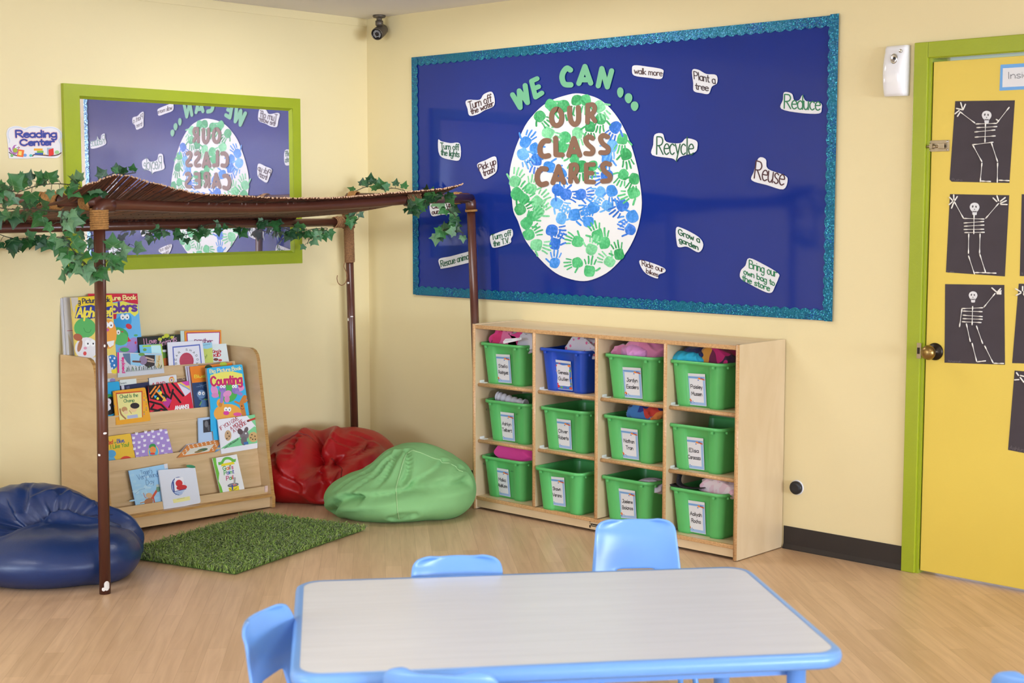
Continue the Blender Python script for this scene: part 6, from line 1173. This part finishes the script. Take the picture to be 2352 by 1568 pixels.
# ---------------------------------------------------------------- activity table and small chairs
TZ = .46; tc_ = [on_plane(u, v, Vector((0, 0, TZ)), Vector((0, 0, 1))) for u, v in ((684, 1333), (1712, 1299), (1897, 1502), (664, 1556))]
O_ = tc_[0]; ex_ = (tc_[1]-tc_[0]); LX = ex_.length; ex_.normalize(); ey_ = Vector((ex_.y, -ex_.x, 0)); LY = ((tc_[2]-tc_[1]).dot(ey_)+(tc_[3]-tc_[0]).dot(ey_))/2
def tl(x, y, z=0): return Vector((O_.x, O_.y, 0))+ex_*x+ey_*y+Vector((0, 0, z))
TOPM = wood_material('pale_grey_laminate', (226, 231, 238), (220, 225, 232), (1, 14, 1), 3, .3); SKY = mat('sky_blue_plastic', (120, 172, 240), .28, spec=.5, vary=.02); SKYM = mat('sky_blue_enamel', (116, 166, 238), .25, spec=.5, vary=.03)
def rrect(x0, y0, x1, y1, r, n=7):
    P = []
    for (cx, cy, a0) in ((x0+r, y0+r, 180), (x1-r, y0+r, 270), (x1-r, y1-r, 0), (x0+r, y1-r, 90)):
        for k in range(n+1): an = math.radians(a0+90*k/n); P.append((cx+r*math.cos(an), cy+r*math.sin(an)))
    return P
tb = tag(empty('activity_table', tl(LX/2, LY/2)), 'low rectangular activity table with pale grey top and sky blue rim in the foreground', 'table'); tb.rotation_euler = (0, 0, math.atan2(ex_.y, ex_.x))
a = MB(); P = rrect(.012, .012, LX-.012, LY-.012, .05); a.prism([tl(x, y, TZ-.022) for x, y in P], (0, 0, .022), TOPM); a.build('tabletop', tb)
a = MB(); V = []; F = []; prof = [(.016, .0006), (.006, .0006), (-.002, -.004), (-.005, -.014), (-.003, -.026), (.004, -.033), (.016, -.034)]; n = len(rrect(0, 0, 1, 1, .1))
for (i_, z) in prof: V += [tl(x, y, TZ+z) for x, y in rrect(i_, i_, LX-i_, LY-i_, .06-i_*.6)]
for i in range(len(prof)-1):
    for j in range(n): F.append((i*n+j, i*n+(j+1) % n, (i+1)*n+(j+1) % n, (i+1)*n+j))
a.add(V, F, SKY, True); a.build('table_rim', tb)
a = MB(); a.box((0, 0, 0), (1, 1, 1), SKYM); a.v = []; a.f = []; a.mi = []; a.smooth = []
for (x0, y0, x1, y1) in ((.10, .10, LX-.10, .118), (.10, LY-.118, LX-.10, LY-.10), (.10, .118, .118, LY-.118), (LX-.118, .118, LX-.10, LY-.118)):
    c = [tl(x0, y0, TZ-.075), tl(x1, y0, TZ-.075), tl(x1, y1, TZ-.075), tl(x0, y1, TZ-.075)]; a.prism(c, (0, 0, .053), SKYM)
a.build('apron', tb)
for (x, y) in ((.085, .085), (LX-.085, .085), (LX-.085, LY-.085), (.085, LY-.085)):
    a = MB(); a.tube([tl(x, y, .022), tl(x, y, TZ-.023)], .021, SKYM, 18); lg = a.build('leg', tb)
    a = MB(); a.lathe([(0, 0), (.018, 0), (.023, .004), (.024, .03), (.0215, .034)], SKYM, Matrix.Translation(tl(x, y, 0)), 18); a.build('foot_cap', lg)
LEGM = mat('blue_enamel_leg', (110, 168, 240), .25, spec=.5, vary=.03)
def shell(v):
    """centre line of the chair shell: v 0..1 from seat front to top of back -> (y back, z), half width"""
    K = [(0, -.02, .236, .118), (.06, .0, .25, .132), (.2, .08, .252, .143), (.36, .17, .247, .144), (.44, .205, .255, .141), (.50, .226, .285, .138), (.58, .24, .33, .135), (.72, .258, .395, .129), (.86, .272, .45, .123), (.95, .283, .482, .119), (1, .288, .496, .117)]
    for i in range(len(K)-1):
        if v <= K[i+1][0]:
            t = (v-K[i][0])/(K[i+1][0]-K[i][0]); return [K[i][j]*(1-t)+K[i+1][j]*t for j in (1, 2, 3)]
    return K[-1][1:]
def make_chair():
    t = empty('toddler_chair', (0, 0, 0)); a = MB(); NU, NV = 14, 44; V = []; F = []
    for j in range(NV+1):
        v = j/NV; y, z, hw = shell(v); dt = (1-v)*.45; hw -= .048*(1-math.sqrt(max(0, 1-(1-dt/.048)**2))) if dt < .048 else 0; y2, z2, _ = shell(min(1, v+.02)); y1, z1, _ = shell(max(0, v-.02)); tn = Vector((0, y2-y1, z2-z1)).normalized(); nr = Vector((0, -tn.z, tn.y))
        up = max(0, (v-.5)/.5)
        for i in range(NU+1):
            u = i/NU*2-1; cr = 0
            if v < .06: cr = -(1-v/.06)**2*.03*max(0, abs(u)-.6)/.4
            curl = (abs(u)**3)*(.016+.008*up) + (abs(u)**2)*.010*up*(1 if v < .9 else .6); p = Vector((u*hw, y, z))+nr*curl-tn*cr; V.append(p)
    for j in range(NV):
        v = (j+.5)/NV
        for i in range(NU):
            u = (i+.5)/NU*2-1
            if .475 < v < .635 and abs(u) < .43: continue        # hand slot at the foot of the back
            k = j*(NU+1)+i; F.append((k, k+1, k+NU+2, k+NU+1))
    a.add(V, F, SKY, True); s_ = a.build('seat_shell', t)
    m_ = s_.modifiers.new('thickness', 'SOLIDIFY'); m_.thickness = .009; m_.offset = -1; m2 = s_.modifiers.new('smooth', 'SUBSURF'); m2.levels = 1; m2.render_levels = 1
    for sx in (-1, 1):
        a = MB(); a.tube([tuple(p) for p in catmull([(sx*.088, .035, .243), (sx*.11, .03, .225), (sx*.132, .005, .1), (sx*.14, -.01, .0)], 5)], .0085, LEGM, 12); a.build('leg', t)
        a = MB(); a.tube([tuple(p) for p in catmull([(sx*.088, .165, .238), (sx*.11, .175, .22), (sx*.132, .225, .1), (sx*.14, .255, .0)], 5)], .0085, LEGM, 12); a.build('leg', t)
    a = MB(); a.tube([(-.1, .035, .236), (.1, .035, .236)], .007, LEGM, 10); a.tube([(-.1, .165, .232), (.1, .165, .232)], .007, LEGM, 10); a.build('seat_brace', t); return t
proto = make_chair(); GCH = 'small blue chairs around the table'
yaw0 = math.atan2(ex_.y, ex_.x)
# (back-top centre on the table's axes x,y ; direction the sitter faces, degrees on the table's axes; label)
CH = [(.412, -.072, -90+180, 'blue toddler chair tucked against the far side of the table, back barely above it'),
      (.972, -.445, -90+180+3, 'sky blue toddler chair standing back from the table in front of the cubby unit'),
      (-.095, .42, 24, 'blue toddler chair at the short left end of the table, seen side-on'),
      (.285, .905, -90+17, 'blue toddler chair on the near side of the table, only its top edge showing')]
def place(o, bx, by, face):
    """face: direction (deg, table axes x right, y towards the viewer) from the chair back to its seat front"""
    f = math.radians(face); d = ex_*math.cos(f)+ey_*math.sin(f)       # world direction the sitter faces (-y of the chair)
    rz = math.atan2(d.y, d.x)+PI/2; top_ = tl(bx, by); o.rotation_euler = (0, 0, rz); o.location = Vector((top_.x, top_.y, 0))-Matrix.Rotation(rz, 3, 'Z') @ Vector((0, .288, 0))
for i, (bx, by, fc, lb) in enumerate(CH):
    o = proto if i == 0 else copy_tree(proto); place(o, bx, by, fc); tag(o, lb, 'chair', GCH)
o = copy_tree(proto); p = on_plane(2420, 1575, Vector((0, 0, .49)), Vector((0, 0, 1))); rz = math.radians(200); o.rotation_euler = (0, 0, rz); o.location = Vector((p.x, p.y, 0))-Matrix.Rotation(rz, 3, 'Z') @ Vector((0, .288, 0)); tag(o, 'blue toddler chair alone on the floor below the yellow door, mostly cut off', 'chair', GCH)
